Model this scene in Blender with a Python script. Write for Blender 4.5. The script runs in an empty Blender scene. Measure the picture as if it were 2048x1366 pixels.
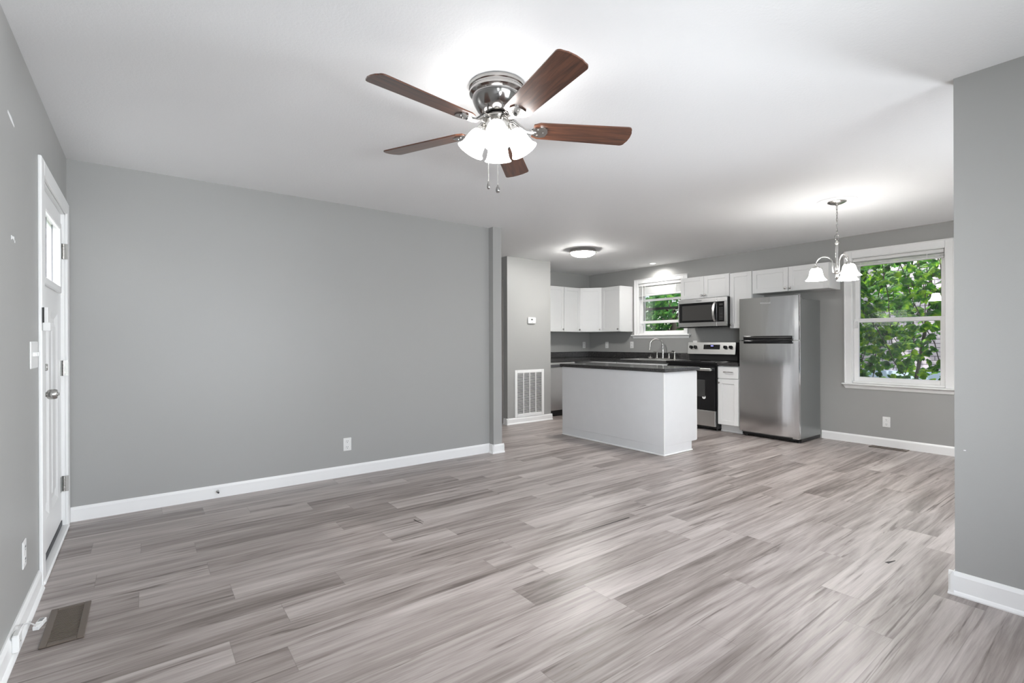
import bpy, bmesh, math, random
from math import pi, sin, cos, radians
from mathutils import Vector, Matrix, noise

random.seed(7)
S = bpy.context.scene
COL = S.collection

# ------------------------------------------------------------------ camera
F_PX, CY_PX, CAM_H = 979.55, 683.82, 1.2003
YAW, ROLL = 0.9274, 0.0035
rv = Vector((sin(YAW), -cos(YAW), 0)); fv = Vector((cos(YAW), sin(YAW), 0)); uv_ = Vector((0, 0, 1))
xr = cos(ROLL) * rv - sin(ROLL) * uv_
yu = sin(ROLL) * rv + cos(ROLL) * uv_
cd = bpy.data.cameras.new('camera')
cam = bpy.data.objects.new('camera', cd); COL.objects.link(cam)
cd.sensor_fit = 'HORIZONTAL'; cd.sensor_width = 36.0
cd.lens = 36.0 * F_PX / 2048.0
cd.shift_y = (CY_PX - 683.0) / 2048.0
cd.clip_start = 0.02; cd.clip_end = 200
m = Matrix(((xr.x, yu.x, -fv.x, 0), (xr.y, yu.y, -fv.y, 0), (xr.z, yu.z, -fv.z, CAM_H), (0, 0, 0, 1)))
cam.matrix_world = m
S.camera = cam

# ------------------------------------------------------------------ view, world, sun, daylight, fill lamps
S.view_settings.view_transform = 'Standard'
S.view_settings.look = 'None'
S.view_settings.gamma = 1.0
S.view_settings.use_curve_mapping = False
S.view_settings.exposure = 0.52
S.cycles.use_denoising = True
S.cycles.max_bounces = 10
S.cycles.diffuse_bounces = 6
S.cycles.transparent_max_bounces = 16
S.cycles.sample_clamp_indirect = 8.0
S.cycles.caustics_reflective = False
S.cycles.caustics_refractive = False

W = bpy.data.worlds.new('sky_world'); S.world = W
W.use_nodes = True
wn = W.node_tree.nodes; wl = W.node_tree.links
wn.clear()
wo = wn.new('ShaderNodeOutputWorld'); wb = wn.new('ShaderNodeBackground'); ws = wn.new('ShaderNodeTexSky')
ws.sky_type = 'NISHITA'; ws.sun_disc = False
ws.sun_elevation = radians(50); ws.sun_rotation = radians(250)
ws.air_density = 1.0; ws.dust_density = 2.5
wb.inputs['Strength'].default_value = 0.27
wl.new(ws.outputs[0], wb.inputs[0]); wl.new(wb.outputs[0], wo.inputs[0])

def light(name, kind, loc, energy, color=(1, 1, 1), rot=None, **kw):
    d = bpy.data.lights.new(name, kind); d.energy = energy; d.color = color
    for k, v in kw.items(): setattr(d, k, v)
    o = bpy.data.objects.new(name, d); COL.objects.link(o); o.location = loc
    if rot is not None: o.rotation_euler = rot
    return o

def aim(o, target):
    o.rotation_euler = (Vector(target) - o.location).to_track_quat('-Z', 'Y').to_euler()

sun = light('sun', 'SUN', (2, 2, 20), 4.4, (1.0, 0.96, 0.90), angle=radians(1.0))
aim(sun, (2 + 0.65, 2 - 0.35, 20 - 0.75))

# daylight of the window behind the camera; the dining end lamp is added fill
day = (0.90, 0.95, 1.0)
lw = light('daylight_rear', 'AREA', (1.6, -1.66, 1.42), 85, day, shape='RECTANGLE', size=2.4, size_y=1.5)
aim(lw, (1.6, 5, 1.42))
lw2 = light('dining_fill', 'AREA', (5.2, -1.66, 1.42), 12, day, shape='RECTANGLE', size=1.5, size_y=1.3)
aim(lw2, (5.2, 5, 1.35))
# added fill lamps aimed up at the ceiling; the rear one imitates a bounce flash
lw5 = light('ceiling_bounce_fill', 'AREA', (0.25, -1.95, 0.85), 125, day, shape='RECTANGLE', size=1.5, size_y=0.6)
aim(lw5, (0.5, -0.75, 2.44))
lw6 = light('dining_ceiling_fill', 'AREA', (5.2, -2.5, 0.45), 25, day, shape='RECTANGLE', size=1.5, size_y=1.0)
aim(lw6, (5.0, 1.2, 2.44))
lw7 = light('front_wall_fill', 'AREA', (6.88, -0.75, 1.20), 75, day, shape='RECTANGLE', size=1.0, size_y=1.1)  # added narrow fill lamp to brighten the front door wall
lw7.data.spread = radians(95)
aim(lw7, (0, 1.0, 0.70))
lw4 = light('island_fill', 'AREA', (-0.56, -0.95, 1.40), 13, day, shape='RECTANGLE', size=0.9, size_y=1.2)  # added narrow fill lamp, aimed to light the island and miss the partition
lw4.data.spread = radians(55)
aim(lw4, (5.0, 4.0, 0.7))
# open sky above the side yard, falling in through the dining window
lw3 = light('daylight_yard', 'AREA', (9.6, 3.2, 4.4), 420, (0.93, 0.97, 1.0), shape='RECTANGLE', size=2.2, size_y=1.4)
aim(lw3, (4.3, 1.25, 0.0))

# ------------------------------------------------------------------ geometry helpers
def BM(): return bmesh.new()
WOFF = {}

def finish(name, bm, mat, parent=None, smooth=None):
    bmesh.ops.recalc_face_normals(bm, faces=bm.faces)
    me = bpy.data.meshes.new(name)
    if parent is not None and parent.name in WOFF:
        bmesh.ops.translate(bm, verts=bm.verts, vec=-WOFF[parent.name])
    bm.to_mesh(me); bm.free()
    if smooth:
        me.shade_smooth()
        me.set_sharp_from_angle(angle=radians(smooth))
    mats = mat if isinstance(mat, (list, tuple)) else [mat]
    for mm in mats: me.materials.append(mm)
    o = bpy.data.objects.new(name, me); COL.objects.link(o)
    if parent is not None:
        o.parent = parent
        WOFF[o.name] = WOFF.get(parent.name, Vector((0, 0, 0)))
    else:
        WOFF[o.name] = Vector((0, 0, 0))
    return o

def tag(o, label, cat, group=None, kind=None):
    o['label'] = label; o['category'] = cat
    if group: o['group'] = group
    if kind: o['kind'] = kind
    return o

def thing(name, label, cat, loc=(0, 0, 0), group=None, kind=None):
    o = bpy.data.objects.new(name, None); COL.objects.link(o)
    o.empty_display_size = 0.1
    o.location = loc; WOFF[o.name] = Vector(loc)
    return tag(o, label, cat, group, kind)

def dup(root, loc=None, rotz=None, label=None, group=None):
    def cp(o, par):
        c = o.copy(); COL.objects.link(c)
        if par is not None: c.parent = par
        for ch in list(o.children): cp(ch, c)
        return c
    r = cp(root, None)
    if loc is not None: r.location = loc
    if rotz is not None: r.rotation_euler = (0, 0, rotz)
    if label: r['label'] = label
    if group: r['group'] = group
    return r

def box(bm, x0, x1, y0, y1, z0, z1, bev=0.0, M=None, seg=1):
    vs = [bm.verts.new(p) for p in ((x0, y0, z0), (x1, y0, z0), (x1, y1, z0), (x0, y1, z0),
                                    (x0, y0, z1), (x1, y0, z1), (x1, y1, z1), (x0, y1, z1))]
    fs = [bm.faces.new([vs[i] for i in f]) for f in ((0, 3, 2, 1), (4, 5, 6, 7), (0, 1, 5, 4), (1, 2, 6, 5), (2, 3, 7, 6), (3, 0, 4, 7))]
    out = vs
    if bev > 0:
        es = list({e for f in fs for e in f.edges})
        r = bmesh.ops.bevel(bm, geom=es, offset=bev, segments=seg, affect='EDGES', profile=0.5)
        out = list({v for f in r['faces'] for v in f.verts} | {v for v in vs if v.is_valid})
    if M is not None:
        for v in out:
            if v.is_valid: v.co = M @ v.co
    return out

def Mf(o, u, n):
    """local (u along the width, n outward, v up) -> world; local coords are (u, w, v)"""
    u = Vector(u).normalized(); n = Vector(n).normalized(); v = Vector((0, 0, 1))
    return Matrix(((u.x, n.x, v.x, o[0]), (u.y, n.y, v.y, o[1]), (u.z, n.z, v.z, o[2]), (0, 0, 0, 1)))

def lathe(bm, prof, seg=32, M=None, cap=False):
    rings = []
    for (r, z) in prof:
        ring = []
        if r < 1e-5:
            v = bm.verts.new((0, 0, z)); ring = [v] * seg
        else:
            for i in range(seg):
                a = 2 * pi * i / seg
                ring.append(bm.verts.new((r * cos(a), r * sin(a), z)))
        rings.append(ring)
    for a, b in zip(rings[:-1], rings[1:]):
        for i in range(seg):
            j = (i + 1) % seg
            q = []
            for v in (a[i], a[j], b[j], b[i]):
                if v not in q: q.append(v)
            if len(q) >= 3:
                try: bm.faces.new(q)
                except ValueError: pass
    if M is not None:
        for v in {v for r in rings for v in r}: v.co = M @ v.co

def tube(bm, pts, r, seg=10, cap=True):
    pts = [Vector(p) for p in pts]
    n = len(pts); rings = []
    rs = r if isinstance(r, (list, tuple)) else [r] * n
    prev = None
    for i, p in enumerate(pts):
        t = (pts[min(i + 1, n - 1)] - pts[max(i - 1, 0)])
        if t.length < 1e-9: t = Vector((0, 0, 1))
        t.normalize()
        if prev is None:
            a = Vector((0, 0, 1)) if abs(t.z) < 0.9 else Vector((1, 0, 0))
            nrm = t.cross(a).normalized()
        else:
            nrm = (prev - t * prev.dot(t))
            if nrm.length < 1e-6: nrm = t.orthogonal()
            nrm.normalize()
        prev = nrm
        b = t.cross(nrm)
        rings.append([bm.verts.new(p + rs[i] * (cos(2 * pi * k / seg) * nrm + sin(2 * pi * k / seg) * b)) for k in range(seg)])
    for A, B in zip(rings[:-1], rings[1:]):
        for k in range(seg):
            bm.faces.new((A[k], A[(k + 1) % seg], B[(k + 1) % seg], B[k]))
    if cap:
        bm.faces.new(rings[0]); bm.faces.new(rings[-1])

def prism(bm, poly, z0, z1, M=None):
    a = [bm.verts.new((x, y, z0)) for x, y in poly]; b = [bm.verts.new((x, y, z1)) for x, y in poly]
    n = len(poly)
    bm.faces.new(a[::-1]); bm.faces.new(b)
    for i in range(n): bm.faces.new((a[i], a[(i + 1) % n], b[(i + 1) % n], b[i]))
    if M is not None:
        for v in a + b: v.co = M @ v.co

def sphere(bm, c, r, seg=14, sz=1.0):
    prof = [(r * sin(pi * i / 8), -r * sz * cos(pi * i / 8)) for i in range(9)]
    lathe(bm, prof, seg, Matrix.Translation(Vector(c)))

# ------------------------------------------------------------------ materials
class NT:
    def __init__(self, name):
        self.m = bpy.data.materials.new(name); self.m.use_nodes = True
        self.t = self.m.node_tree; self.t.nodes.clear()
        self.out = self.t.nodes.new('ShaderNodeOutputMaterial')
    def n(self, typ, **kw):
        nd = self.t.nodes.new(typ)
        for k, v in kw.items():
            if k.startswith('i_'):
                key = k[2:]
                key = int(key) if key.isdigit() else key.replace('_', ' ')
                nd.inputs[key].default_value = v
            else: setattr(nd, k, v)
        return nd
    def l(self, a, b): self.t.links.new(a, b)
    def math(self, op, a, b=None, c=None):
        nd = self.t.nodes.new('ShaderNodeMath'); nd.operation = op
        for i, v in enumerate((a, b, c)):
            if v is None: continue
            if isinstance(v, (int, float)): nd.inputs[i].default_value = v
            else: self.l(v, nd.inputs[i])
        return nd.outputs[0]

def principled(T, **kw):
    p = T.n('ShaderNodeBsdfPrincipled')
    for k, v in kw.items():
        key = k.replace('_', ' ')
        if key == 'Base Color' and len(v) == 3: v = (*v, 1)
        p.inputs[key].default_value = v
    T.l(p.outputs[0], T.out.inputs[0])
    return p

def plain(name, col, rough=0.5, metal=0.0, bump=0.0, bscale=200.0, var=0.0, vscale=6.0, spec=0.5, coat=0.0):
    T = NT(name)
    p = principled(T, Base_Color=col, Roughness=rough, Metallic=metal)
    p.inputs['Specular IOR Level'].default_value = spec
    p.inputs['Coat Weight'].default_value = coat
    tc = T.n('ShaderNodeTexCoord')
    if var > 0:
        nz = T.n('ShaderNodeTexNoise', i_Scale=vscale, i_Detail=4.0)
        T.l(tc.outputs['Object'], nz.inputs['Vector'])
        mx = T.n('ShaderNodeMix', data_type='RGBA')
        mx.inputs[6].default_value = (*[c * (1 - var) for c in col], 1)
        mx.inputs[7].default_value = (*[min(1, c * (1 + var)) for c in col], 1)
        T.l(nz.outputs[0], mx.inputs[0]); T.l(mx.outputs[2], p.inputs['Base Color'])
    if bump > 0:
        nz = T.n('ShaderNodeTexNoise', i_Scale=bscale, i_Detail=3.0)
        T.l(tc.outputs['Object'], nz.inputs['Vector'])
        b = T.n('ShaderNodeBump', i_Strength=bump, i_Distance=0.002)
        T.l(nz.outputs[0], b.inputs['Height']); T.l(b.outputs[0], p.inputs['Normal'])
    return T.m

def emitter(name, col, s):
    T = NT(name)
    e = T.n('ShaderNodeEmission'); e.inputs[0].default_value = (*col, 1); e.inputs[1].default_value = s
    T.l(e.outputs[0], T.out.inputs[0])
    return T.m

def metal(name, col, rough, brush=None):
    T = NT(name)
    p = principled(T, Base_Color=col, Roughness=rough, Metallic=1.0)
    tc = T.n('ShaderNodeTexCoord')
    if brush:
        mp = T.n('ShaderNodeMapping'); mp.inputs['Scale'].default_value = brush
        T.l(tc.outputs['Object'], mp.inputs[0])
        nz = T.n('ShaderNodeTexNoise', i_Scale=1.0, i_Detail=3.0)
        T.l(mp.outputs[0], nz.inputs['Vector'])
        mr = T.n('ShaderNodeMapRange', i_3=rough * 0.92, i_4=rough * 1.08)
        T.l(nz.outputs[0], mr.inputs[0]); T.l(mr.outputs[0], p.inputs['Roughness'])
        mx = T.n('ShaderNodeMix', data_type='RGBA')
        mx.inputs[6].default_value = (*[c * 0.97 for c in col], 1); mx.inputs[7].default_value = (*[min(1, c * 1.03) for c in col], 1)
        T.l(nz.outputs[0], mx.inputs[0]); T.l(mx.outputs[2], p.inputs['Base Color'])
    return T.m

def glass_mat(name, tint=(1, 1, 1), refl=0.06, rough=0.0):
    T = NT(name)
    tr = T.n('ShaderNodeBsdfTransparent'); tr.inputs[0].default_value = (*tint, 1)
    gl = T.n('ShaderNodeBsdfGlossy'); gl.inputs['Roughness'].default_value = rough
    fr = T.n('ShaderNodeFresnel', i_IOR=1.5)
    mx = T.n('ShaderNodeMixShader')
    T.l(fr.outputs[0], mx.inputs[0]); T.l(tr.outputs[0], mx.inputs[1]); T.l(gl.outputs[0], mx.inputs[2])
    T.l(mx.outputs[0], T.out.inputs[0])
    return T.m

def floor_mat():
    T = NT('vinyl_plank')
    p = principled(T, Roughness=0.36)
    p.inputs['Specular IOR Level'].default_value = 0.5
    tc = T.n('ShaderNodeTexCoord'); sp = T.n('ShaderNodeSeparateXYZ'); T.l(tc.outputs['Object'], sp.inputs[0])
    x, y = sp.outputs[0], sp.outputs[1]
    PW, PL = 0.178, 1.22
    yr = T.math('MULTIPLY_ADD', y, 1 / PW, 0.3)
    row = T.math('FLOOR', yr); fy = T.math('FRACT', yr)
    w1 = T.n('ShaderNodeTexWhiteNoise', noise_dimensions='1D'); T.l(row, w1.inputs['W'])
    xs = T.math('ADD', T.math('MULTIPLY', x, 1 / PL), T.math('MULTIPLY', w1.outputs[0], 7.0))
    colm = T.math('FLOOR', xs); fx = T.math('FRACT', xs)
    cv = T.n('ShaderNodeCombineXYZ'); T.l(row, cv.inputs[0]); T.l(colm, cv.inputs[1])
    w2 = T.n('ShaderNodeTexWhiteNoise', noise_dimensions='2D'); T.l(cv.outputs[0], w2.inputs['Vector'])
    rid = w2.outputs[0]
    def grain(sx, sy, k, det, dist):
        c = T.n('ShaderNodeCombineXYZ')
        T.l(T.math('ADD', T.math('MULTIPLY', x, sx), T.math('MULTIPLY', rid, k)), c.inputs[0])
        T.l(T.math('ADD', T.math('MULTIPLY', y, sy), T.math('MULTIPLY', rid, k * 1.7)), c.inputs[1])
        T.l(T.math('MULTIPLY', rid, 3.1), c.inputs[2])
        nz = T.n('ShaderNodeTexNoise', i_Scale=1.0, i_Detail=det, i_Roughness=0.6, i_Distortion=dist)
        T.l(c.outputs[0], nz.inputs['Vector'])
        return nz.outputs[0]
    g1 = grain(0.65, 8.0, 23.0, 5.0, 1.2)
    g2 = grain(2.4, 42.0, 11.0, 4.0, 0.3)
    g3 = grain(4.0, 170.0, 5.0, 2.0, 0.0)
    g4 = grain(1.0, 24.0, 31.0, 4.0, 1.4)
    def cen(g, k): return T.math('MULTIPLY', T.math('SUBTRACT', g, 0.5), k)
    v = T.math('ADD', 0.505, cen(g1, 0.95))
    v = T.math('ADD', v, cen(g2, 0.50))
    v = T.math('ADD', v, cen(g3, 0.20))
    v = T.math('ADD', v, cen(rid, 0.22))
    st = T.n('ShaderNodeMapRange', interpolation_type='SMOOTHSTEP', i_1=0.56, i_2=0.74, i_3=0.0, i_4=0.34); T.l(g4, st.inputs[0])
    v = T.math('SUBTRACT', v, st.outputs[0])
    cr = T.n('ShaderNodeValToRGB'); T.l(v, cr.inputs[0])
    e = cr.color_ramp.elements
    e[0].position = 0.22; e[0].color = (0.132, 0.107, 0.097, 1)
    e[1].position = 0.80; e[1].color = (0.500, 0.452, 0.430, 1)
    k = e.new(0.42); k.color = (0.268, 0.229, 0.214, 1)
    k = e.new(0.58); k.color = (0.378, 0.333, 0.314, 1)
    # seams
    sy_ = T.math('LESS_THAN', T.math('MINIMUM', fy, T.math('SUBTRACT', 1.0, fy)), 0.008)
    sx_ = T.math('LESS_THAN', T.math('MINIMUM', fx, T.math('SUBTRACT', 1.0, fx)), 0.0012)
    seam = T.math('MAXIMUM', sy_, sx_)
    mx = T.n('ShaderNodeMix', data_type='RGBA'); mx.inputs[7].default_value = (0.16, 0.135, 0.125, 1)
    T.l(T.math('MULTIPLY', seam, 0.45), mx.inputs[0]); T.l(cr.outputs[0], mx.inputs[6])
    T.l(mx.outputs[2], p.inputs['Base Color'])
    mr = T.n('ShaderNodeMapRange', i_3=0.30, i_4=0.44); T.l(g2, mr.inputs[0]); T.l(mr.outputs[0], p.inputs['Roughness'])
    b = T.n('ShaderNodeBump', i_Strength=0.12, i_Distance=0.001); T.l(g3, b.inputs['Height']); T.l(b.outputs[0], p.inputs['Normal'])
    return T.m

def wall_mat():
    T = NT('wall_paint_grey')
    p = principled(T, Base_Color=(0.368, 0.367, 0.356), Roughness=0.42)
    p.inputs['Specular IOR Level'].default_value = 0.45
    tc = T.n('ShaderNodeTexCoord')
    nz = T.n('ShaderNodeTexNoise', i_Scale=1.3, i_Detail=3.0); T.l(tc.outputs['Object'], nz.inputs['Vector'])
    mx = T.n('ShaderNodeMix', data_type='RGBA')
    mx.inputs[6].default_value = (0.360, 0.359, 0.348, 1); mx.inputs[7].default_value = (0.377, 0.376, 0.365, 1)
    T.l(nz.outputs[0], mx.inputs[0]); T.l(mx.outputs[2], p.inputs['Base Color'])
    n2 = T.n('ShaderNodeTexNoise', i_Scale=160.0, i_Detail=2.0); T.l(tc.outputs['Object'], n2.inputs['Vector'])
    n3 = T.n('ShaderNodeTexNoise', i_Scale=3.0, i_Detail=2.0); T.l(tc.outputs['Object'], n3.inputs['Vector'])
    b = T.n('ShaderNodeBump', i_Strength=0.10, i_Distance=0.002); T.l(n2.outputs[0], b.inputs['Height'])
    b2 = T.n('ShaderNodeBump', i_Strength=0.25, i_Distance=0.01); T.l(n3.outputs[0], b2.inputs['Height']); T.l(b.outputs[0], b2.inputs['Normal'])
    T.l(b2.outputs[0], p.inputs['Normal'])
    return T.m

def ceil_mat():
    T = NT('ceiling_paint_white')
    p = principled(T, Base_Color=(0.86, 0.86, 0.865), Roughness=0.75)
    tc = T.n('ShaderNodeTexCoord')
    n2 = T.n('ShaderNodeTexNoise', i_Scale=90.0, i_Detail=3.0, i_Roughness=0.55); T.l(tc.outputs['Object'], n2.inputs['Vector'])
    b = T.n('ShaderNodeBump', i_Strength=0.22, i_Distance=0.004); T.l(n2.outputs[0], b.inputs['Height'])
    T.l(b.outputs[0], p.inputs['Normal'])
    return T.m

def counter_mat():
    T = NT('black_speckled_laminate')
    p = principled(T, Roughness=0.13)
    tc = T.n('ShaderNodeTexCoord')
    nz = T.n('ShaderNodeTexNoise', i_Scale=260.0, i_Detail=2.0, i_Roughness=0.7); T.l(tc.outputs['Object'], nz.inputs['Vector'])
    cr = T.n('ShaderNodeValToRGB'); T.l(nz.outputs[0], cr.inputs[0])
    e = cr.color_ramp.elements
    e[0].position = 0.40; e[0].color = (0.012, 0.012, 0.013, 1)
    e[1].position = 0.74; e[1].color = (0.34, 0.32, 0.31, 1)
    k = e.new(0.56); k.color = (0.035, 0.034, 0.034, 1)
    T.l(cr.outputs[0], p.inputs['Base Color'])
    return T.m

def wood_mat():
    T = NT('walnut_blade')
    p = principled(T, Roughness=0.30)
    p.inputs['Coat Weight'].default_value = 0.5; p.inputs['Coat Roughness'].default_value = 0.22
    tc = T.n('ShaderNodeTexCoord'); mp = T.n('ShaderNodeMapping'); mp.inputs['Scale'].default_value = (5, 60, 20)
    T.l(tc.outputs['Object'], mp.inputs[0])
    nz = T.n('ShaderNodeTexNoise', i_Scale=1.0, i_Detail=5.0, i_Distortion=0.8); T.l(mp.outputs[0], nz.inputs['Vector'])
    cr = T.n('ShaderNodeValToRGB'); T.l(nz.outputs[0], cr.inputs[0])
    e = cr.color_ramp.elements
    e[0].position = 0.3; e[0].color = (0.045, 0.016, 0.009, 1)
    e[1].position = 0.7; e[1].color = (0.150, 0.056, 0.028, 1)
    T.l(cr.outputs[0], p.inputs['Base Color'])
    return T.m

def leaf_mat(name, c0, c1, c2):
    T = NT(name)
    tc = T.n('ShaderNodeTexCoord')
    nz = T.n('ShaderNodeTexNoise', i_Scale=9.0, i_Detail=2.0); T.l(tc.outputs['Object'], nz.inputs['Vector'])
    cr = T.n('ShaderNodeValToRGB'); T.l(nz.outputs[0], cr.inputs[0])
    e = cr.color_ramp.elements
    e[0].position = 0.32; e[0].color = (*c0, 1); e[1].position = 0.70; e[1].color = (*c2, 1)
    k = e.new(0.5); k.color = (*c1, 1)
    d = T.n('ShaderNodeBsdfPrincipled', i_Roughness=0.6); d.inputs['Specular IOR Level'].default_value = 0.2; T.l(cr.outputs[0], d.inputs['Base Color'])
    t = T.n('ShaderNodeBsdfTranslucent'); T.l(cr.outputs[0], t.inputs[0])
    mx = T.n('ShaderNodeMixShader', i_0=0.5); T.l(d.outputs[0], mx.inputs[1]); T.l(t.outputs[0], mx.inputs[2])
    T.l(mx.outputs[0], T.out.inputs[0])
    return T.m

def brick_mat():
    T = NT('painted_brick')
    p = principled(T, Roughness=0.8)
    tc = T.n('ShaderNodeTexCoord'); sp = T.n('ShaderNodeSeparateXYZ'); T.l(tc.outputs['Object'], sp.inputs[0])
    c = T.n('ShaderNodeCombineXYZ'); T.l(sp.outputs[1], c.inputs[0]); T.l(sp.outputs[2], c.inputs[1])
    b = T.n('ShaderNodeTexBrick', i_Scale=1.0)
    b.inputs['Color1'].default_value = (0.36, 0.325, 0.36, 1); b.inputs['Color2'].default_value = (0.45, 0.415, 0.45, 1)
    b.inputs['Mortar'].default_value = (0.11, 0.095, 0.12, 1)
    b.inputs['Brick Width'].default_value = 0.21; b.inputs['Row Height'].default_value = 0.072
    b.inputs['Mortar Size'].default_value = 0.006
    T.l(c.outputs[0], b.inputs['Vector']); T.l(b.outputs[0], p.inputs['Base Color'])
    return T.m

def frosted_mat():
    T = NT('frosted_glass')
    t = T.n('ShaderNodeBsdfTranslucent'); t.inputs[0].default_value = (0.95, 0.97, 1, 1)
    g = T.n('ShaderNodeBsdfGlossy', i_Roughness=0.15)
    tr = T.n('ShaderNodeBsdfTransparent'); tr.inputs[0].default_value = (0.95, 0.97, 1, 1)
    m1 = T.n('ShaderNodeMixShader', i_0=0.12); T.l(t.outputs[0], m1.inputs[1]); T.l(tr.outputs[0], m1.inputs[2])
    m2 = T.n('ShaderNodeMixShader', i_0=0.04); T.l(m1.outputs[0], m2.inputs[1]); T.l(g.outputs[0], m2.inputs[2])
    T.l(m2.outputs[0], T.out.inputs[0])
    return T.m

MW = wall_mat(); MC = ceil_mat(); MFL = floor_mat(); MCT = counter_mat(); MWOOD = wood_mat()
MTRIM = plain('trim_white', (0.87, 0.87, 0.865), 0.35, var=0.02, bump=0.03, bscale=40)
MCAB = plain('cabinet_white', (0.76, 0.76, 0.755), 0.38, var=0.02)
MISL = plain('island_panel_white', (0.70, 0.705, 0.715), 0.36, var=0.03, vscale=9, bump=0.03, bscale=30)
MPLAS = plain('white_plastic', (0.80, 0.80, 0.79), 0.35)
MSLOT = plain('dark_slot', (0.02, 0.02, 0.02), 0.6)
MNICK = metal('brushed_nickel', (0.56, 0.55, 0.53), 0.24)
MCHROME = metal('polished_nickel', (0.40, 0.39, 0.38), 0.15)
MSTEEL = metal('stainless_steel', (0.60, 0.60, 0.605), 0.26)
def fridge_steel():
    T = NT('fridge_door_steel')
    p = principled(T, Base_Color=(0.74, 0.74, 0.745), Roughness=0.17, Metallic=1.0)
    tc = T.n('ShaderNodeTexCoord'); mp = T.n('ShaderNodeMapping'); mp.inputs['Scale'].default_value = (3.0, 9.0, 1.6)
    T.l(tc.outputs['Object'], mp.inputs[0])
    nz = T.n('ShaderNodeTexNoise', i_Scale=1.0, i_Detail=1.5); T.l(mp.outputs[0], nz.inputs['Vector'])
    b = T.n('ShaderNodeBump', i_Strength=0.35, i_Distance=0.008); T.l(nz.outputs[0], b.inputs['Height']); T.l(b.outputs[0], p.inputs['Normal'])
    return T.m
MFRIDGE = fridge_steel()
MSTEELL = metal('stainless_light', (0.70, 0.70, 0.69), 0.34)
MFSIDE = plain('fridge_side_grey', (0.27, 0.28, 0.275), 0.34, metal=0.55, bump=0.05, bscale=250)
MBLACK = plain('black_gloss', (0.008, 0.008, 0.009), 0.10)
MBLACKM = plain('black_matte', (0.012, 0.012, 0.012), 0.45)
MWINB = plain('oven_window_dark', (0.05, 0.05, 0.05), 0.12)
MMICW = plain('microwave_window_mesh', (0.06, 0.058, 0.056), 0.16)
MGLASS = glass_mat('window_glass')
MFROST = frosted_mat()
MLEAD = plain('lead_came', (0.22, 0.22, 0.24), 0.4, metal=0.6)
MBROWN = plain('brown_register', (0.125, 0.098, 0.078), 0.42)
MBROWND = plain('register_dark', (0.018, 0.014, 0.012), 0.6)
MGAP = plain('dark_gap', (0.03, 0.026, 0.024), 0.7)
MGREY = plain('rubber_grey', (0.07, 0.07, 0.075), 0.6)
MSPACK = plain('spackle_white', (0.80, 0.80, 0.80), 0.7)
MBLIND = plain('blind_white', (0.74, 0.74, 0.73), 0.45)
MFANSH = emitter('fan_shade_glow', (1.0, 0.985, 0.96), 11.0)
MFANB = emitter('fan_bulb_glow', (1.0, 0.985, 0.96), 680.0)
MCHB = emitter('pendant_bulb_glow', (1.0, 0.985, 0.95), 720.0)
MCHSH = emitter('pendant_shade_glow', (1.0, 0.985, 0.95), 26.0)
MDOME = emitter('dome_glow', (1.0, 0.985, 0.95), 94.0)
MRECL = emitter('recessed_lens_glow', (1.0, 0.985, 0.95), 6.0)
MLCD = emitter('clock_display_glow', (0.25, 0.25, 1.0), 3.0)
MLOGO = plain('logo_silver', (0.75, 0.75, 0.76), 0.3, metal=0.6)
MLOGOD = plain('logo_dark', (0.05, 0.05, 0.055), 0.35)
MBTN = plain('key_pattern', (0.34, 0.34, 0.34), 0.5)
MBRICK = brick_mat()
MPALE = plain('pale_blue_foundation', (0.42, 0.52, 0.66), 0.7, var=0.05)
MGROUND = plain('yard_ground', (0.10, 0.13, 0.06), 0.9, var=0.3, vscale=3)
MVINE = leaf_mat('vine_leaf', (0.010, 0.055, 0.005), (0.055, 0.215, 0.012), (0.360, 0.580, 0.030))
MTREE = leaf_mat('tree_leaf', (0.010, 0.060, 0.014), (0.030, 0.150, 0.022), (0.160, 0.380, 0.040))
MSTEM = plain('vine_stem', (0.055, 0.045, 0.030), 0.8)
MBARK = plain('tree_bark', (0.075, 0.060, 0.045), 0.9, bump=0.5, bscale=20)

# ------------------------------------------------------------------ layout numbers
H = 2.44
XD, XW, YB, YK, YC = -0.418, 6.70, 4.418, 6.50, 5.70
XP, YP = 3.07, 0.60
YR = -1.55
T_ = 0.12

# ------------------------------------------------------------------ room shell
def struct(name, bm, mat, label, cat, parent=None):
    o = finish(name, bm, mat, parent)
    return tag(o, label, cat, kind='structure')

bm = BM(); box(bm, XD - T_, XW + 0.14, YR - T_, 8.2, -0.06, 0.0)
FLOOR = struct('floor', bm, MFL, 'grey brown wood look vinyl plank floor of the open room', 'floor')
def gap(pts, w):
    b = BM()
    for (x0, y0), (x1, y1) in zip(pts[:-1], pts[1:]):
        d = Vector((x1 - x0, y1 - y0, 0)).normalized(); nn = Vector((-d.y, d.x, 0)) * w
        a = Vector((x0, y0, 0)); c = Vector((x1, y1, 0))
        vs = [b.verts.new(q) for q in (a - nn, c - nn * 0.3, c + nn * 0.3, a + nn)]
        lo = [b.verts.new((v.co.x, v.co.y, 0.0006)) for v in vs]
        b.faces.new(lo)
        for v in vs: b.verts.remove(v)
    return b
finish('plank_gap', gap([(2.64, 2.194), (2.20, 2.206)], 0.0062), MGAP, FLOOR)
finish('plank_gap', gap([(3.20, 0.905), (3.27, 0.885)], 0.010), MGAP, FLOOR)
finish('plank_gap', gap([(1.452, 3.05), (1.466, 2.945)], 0.005), MGAP, FLOOR)

bm = BM(); box(bm, XD - T_, XW + 0.14, YR - T_, 8.2, H, H + 0.10)
CEIL = struct('ceiling', bm, MC, 'white lightly textured ceiling over the whole room', 'ceiling')

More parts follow.
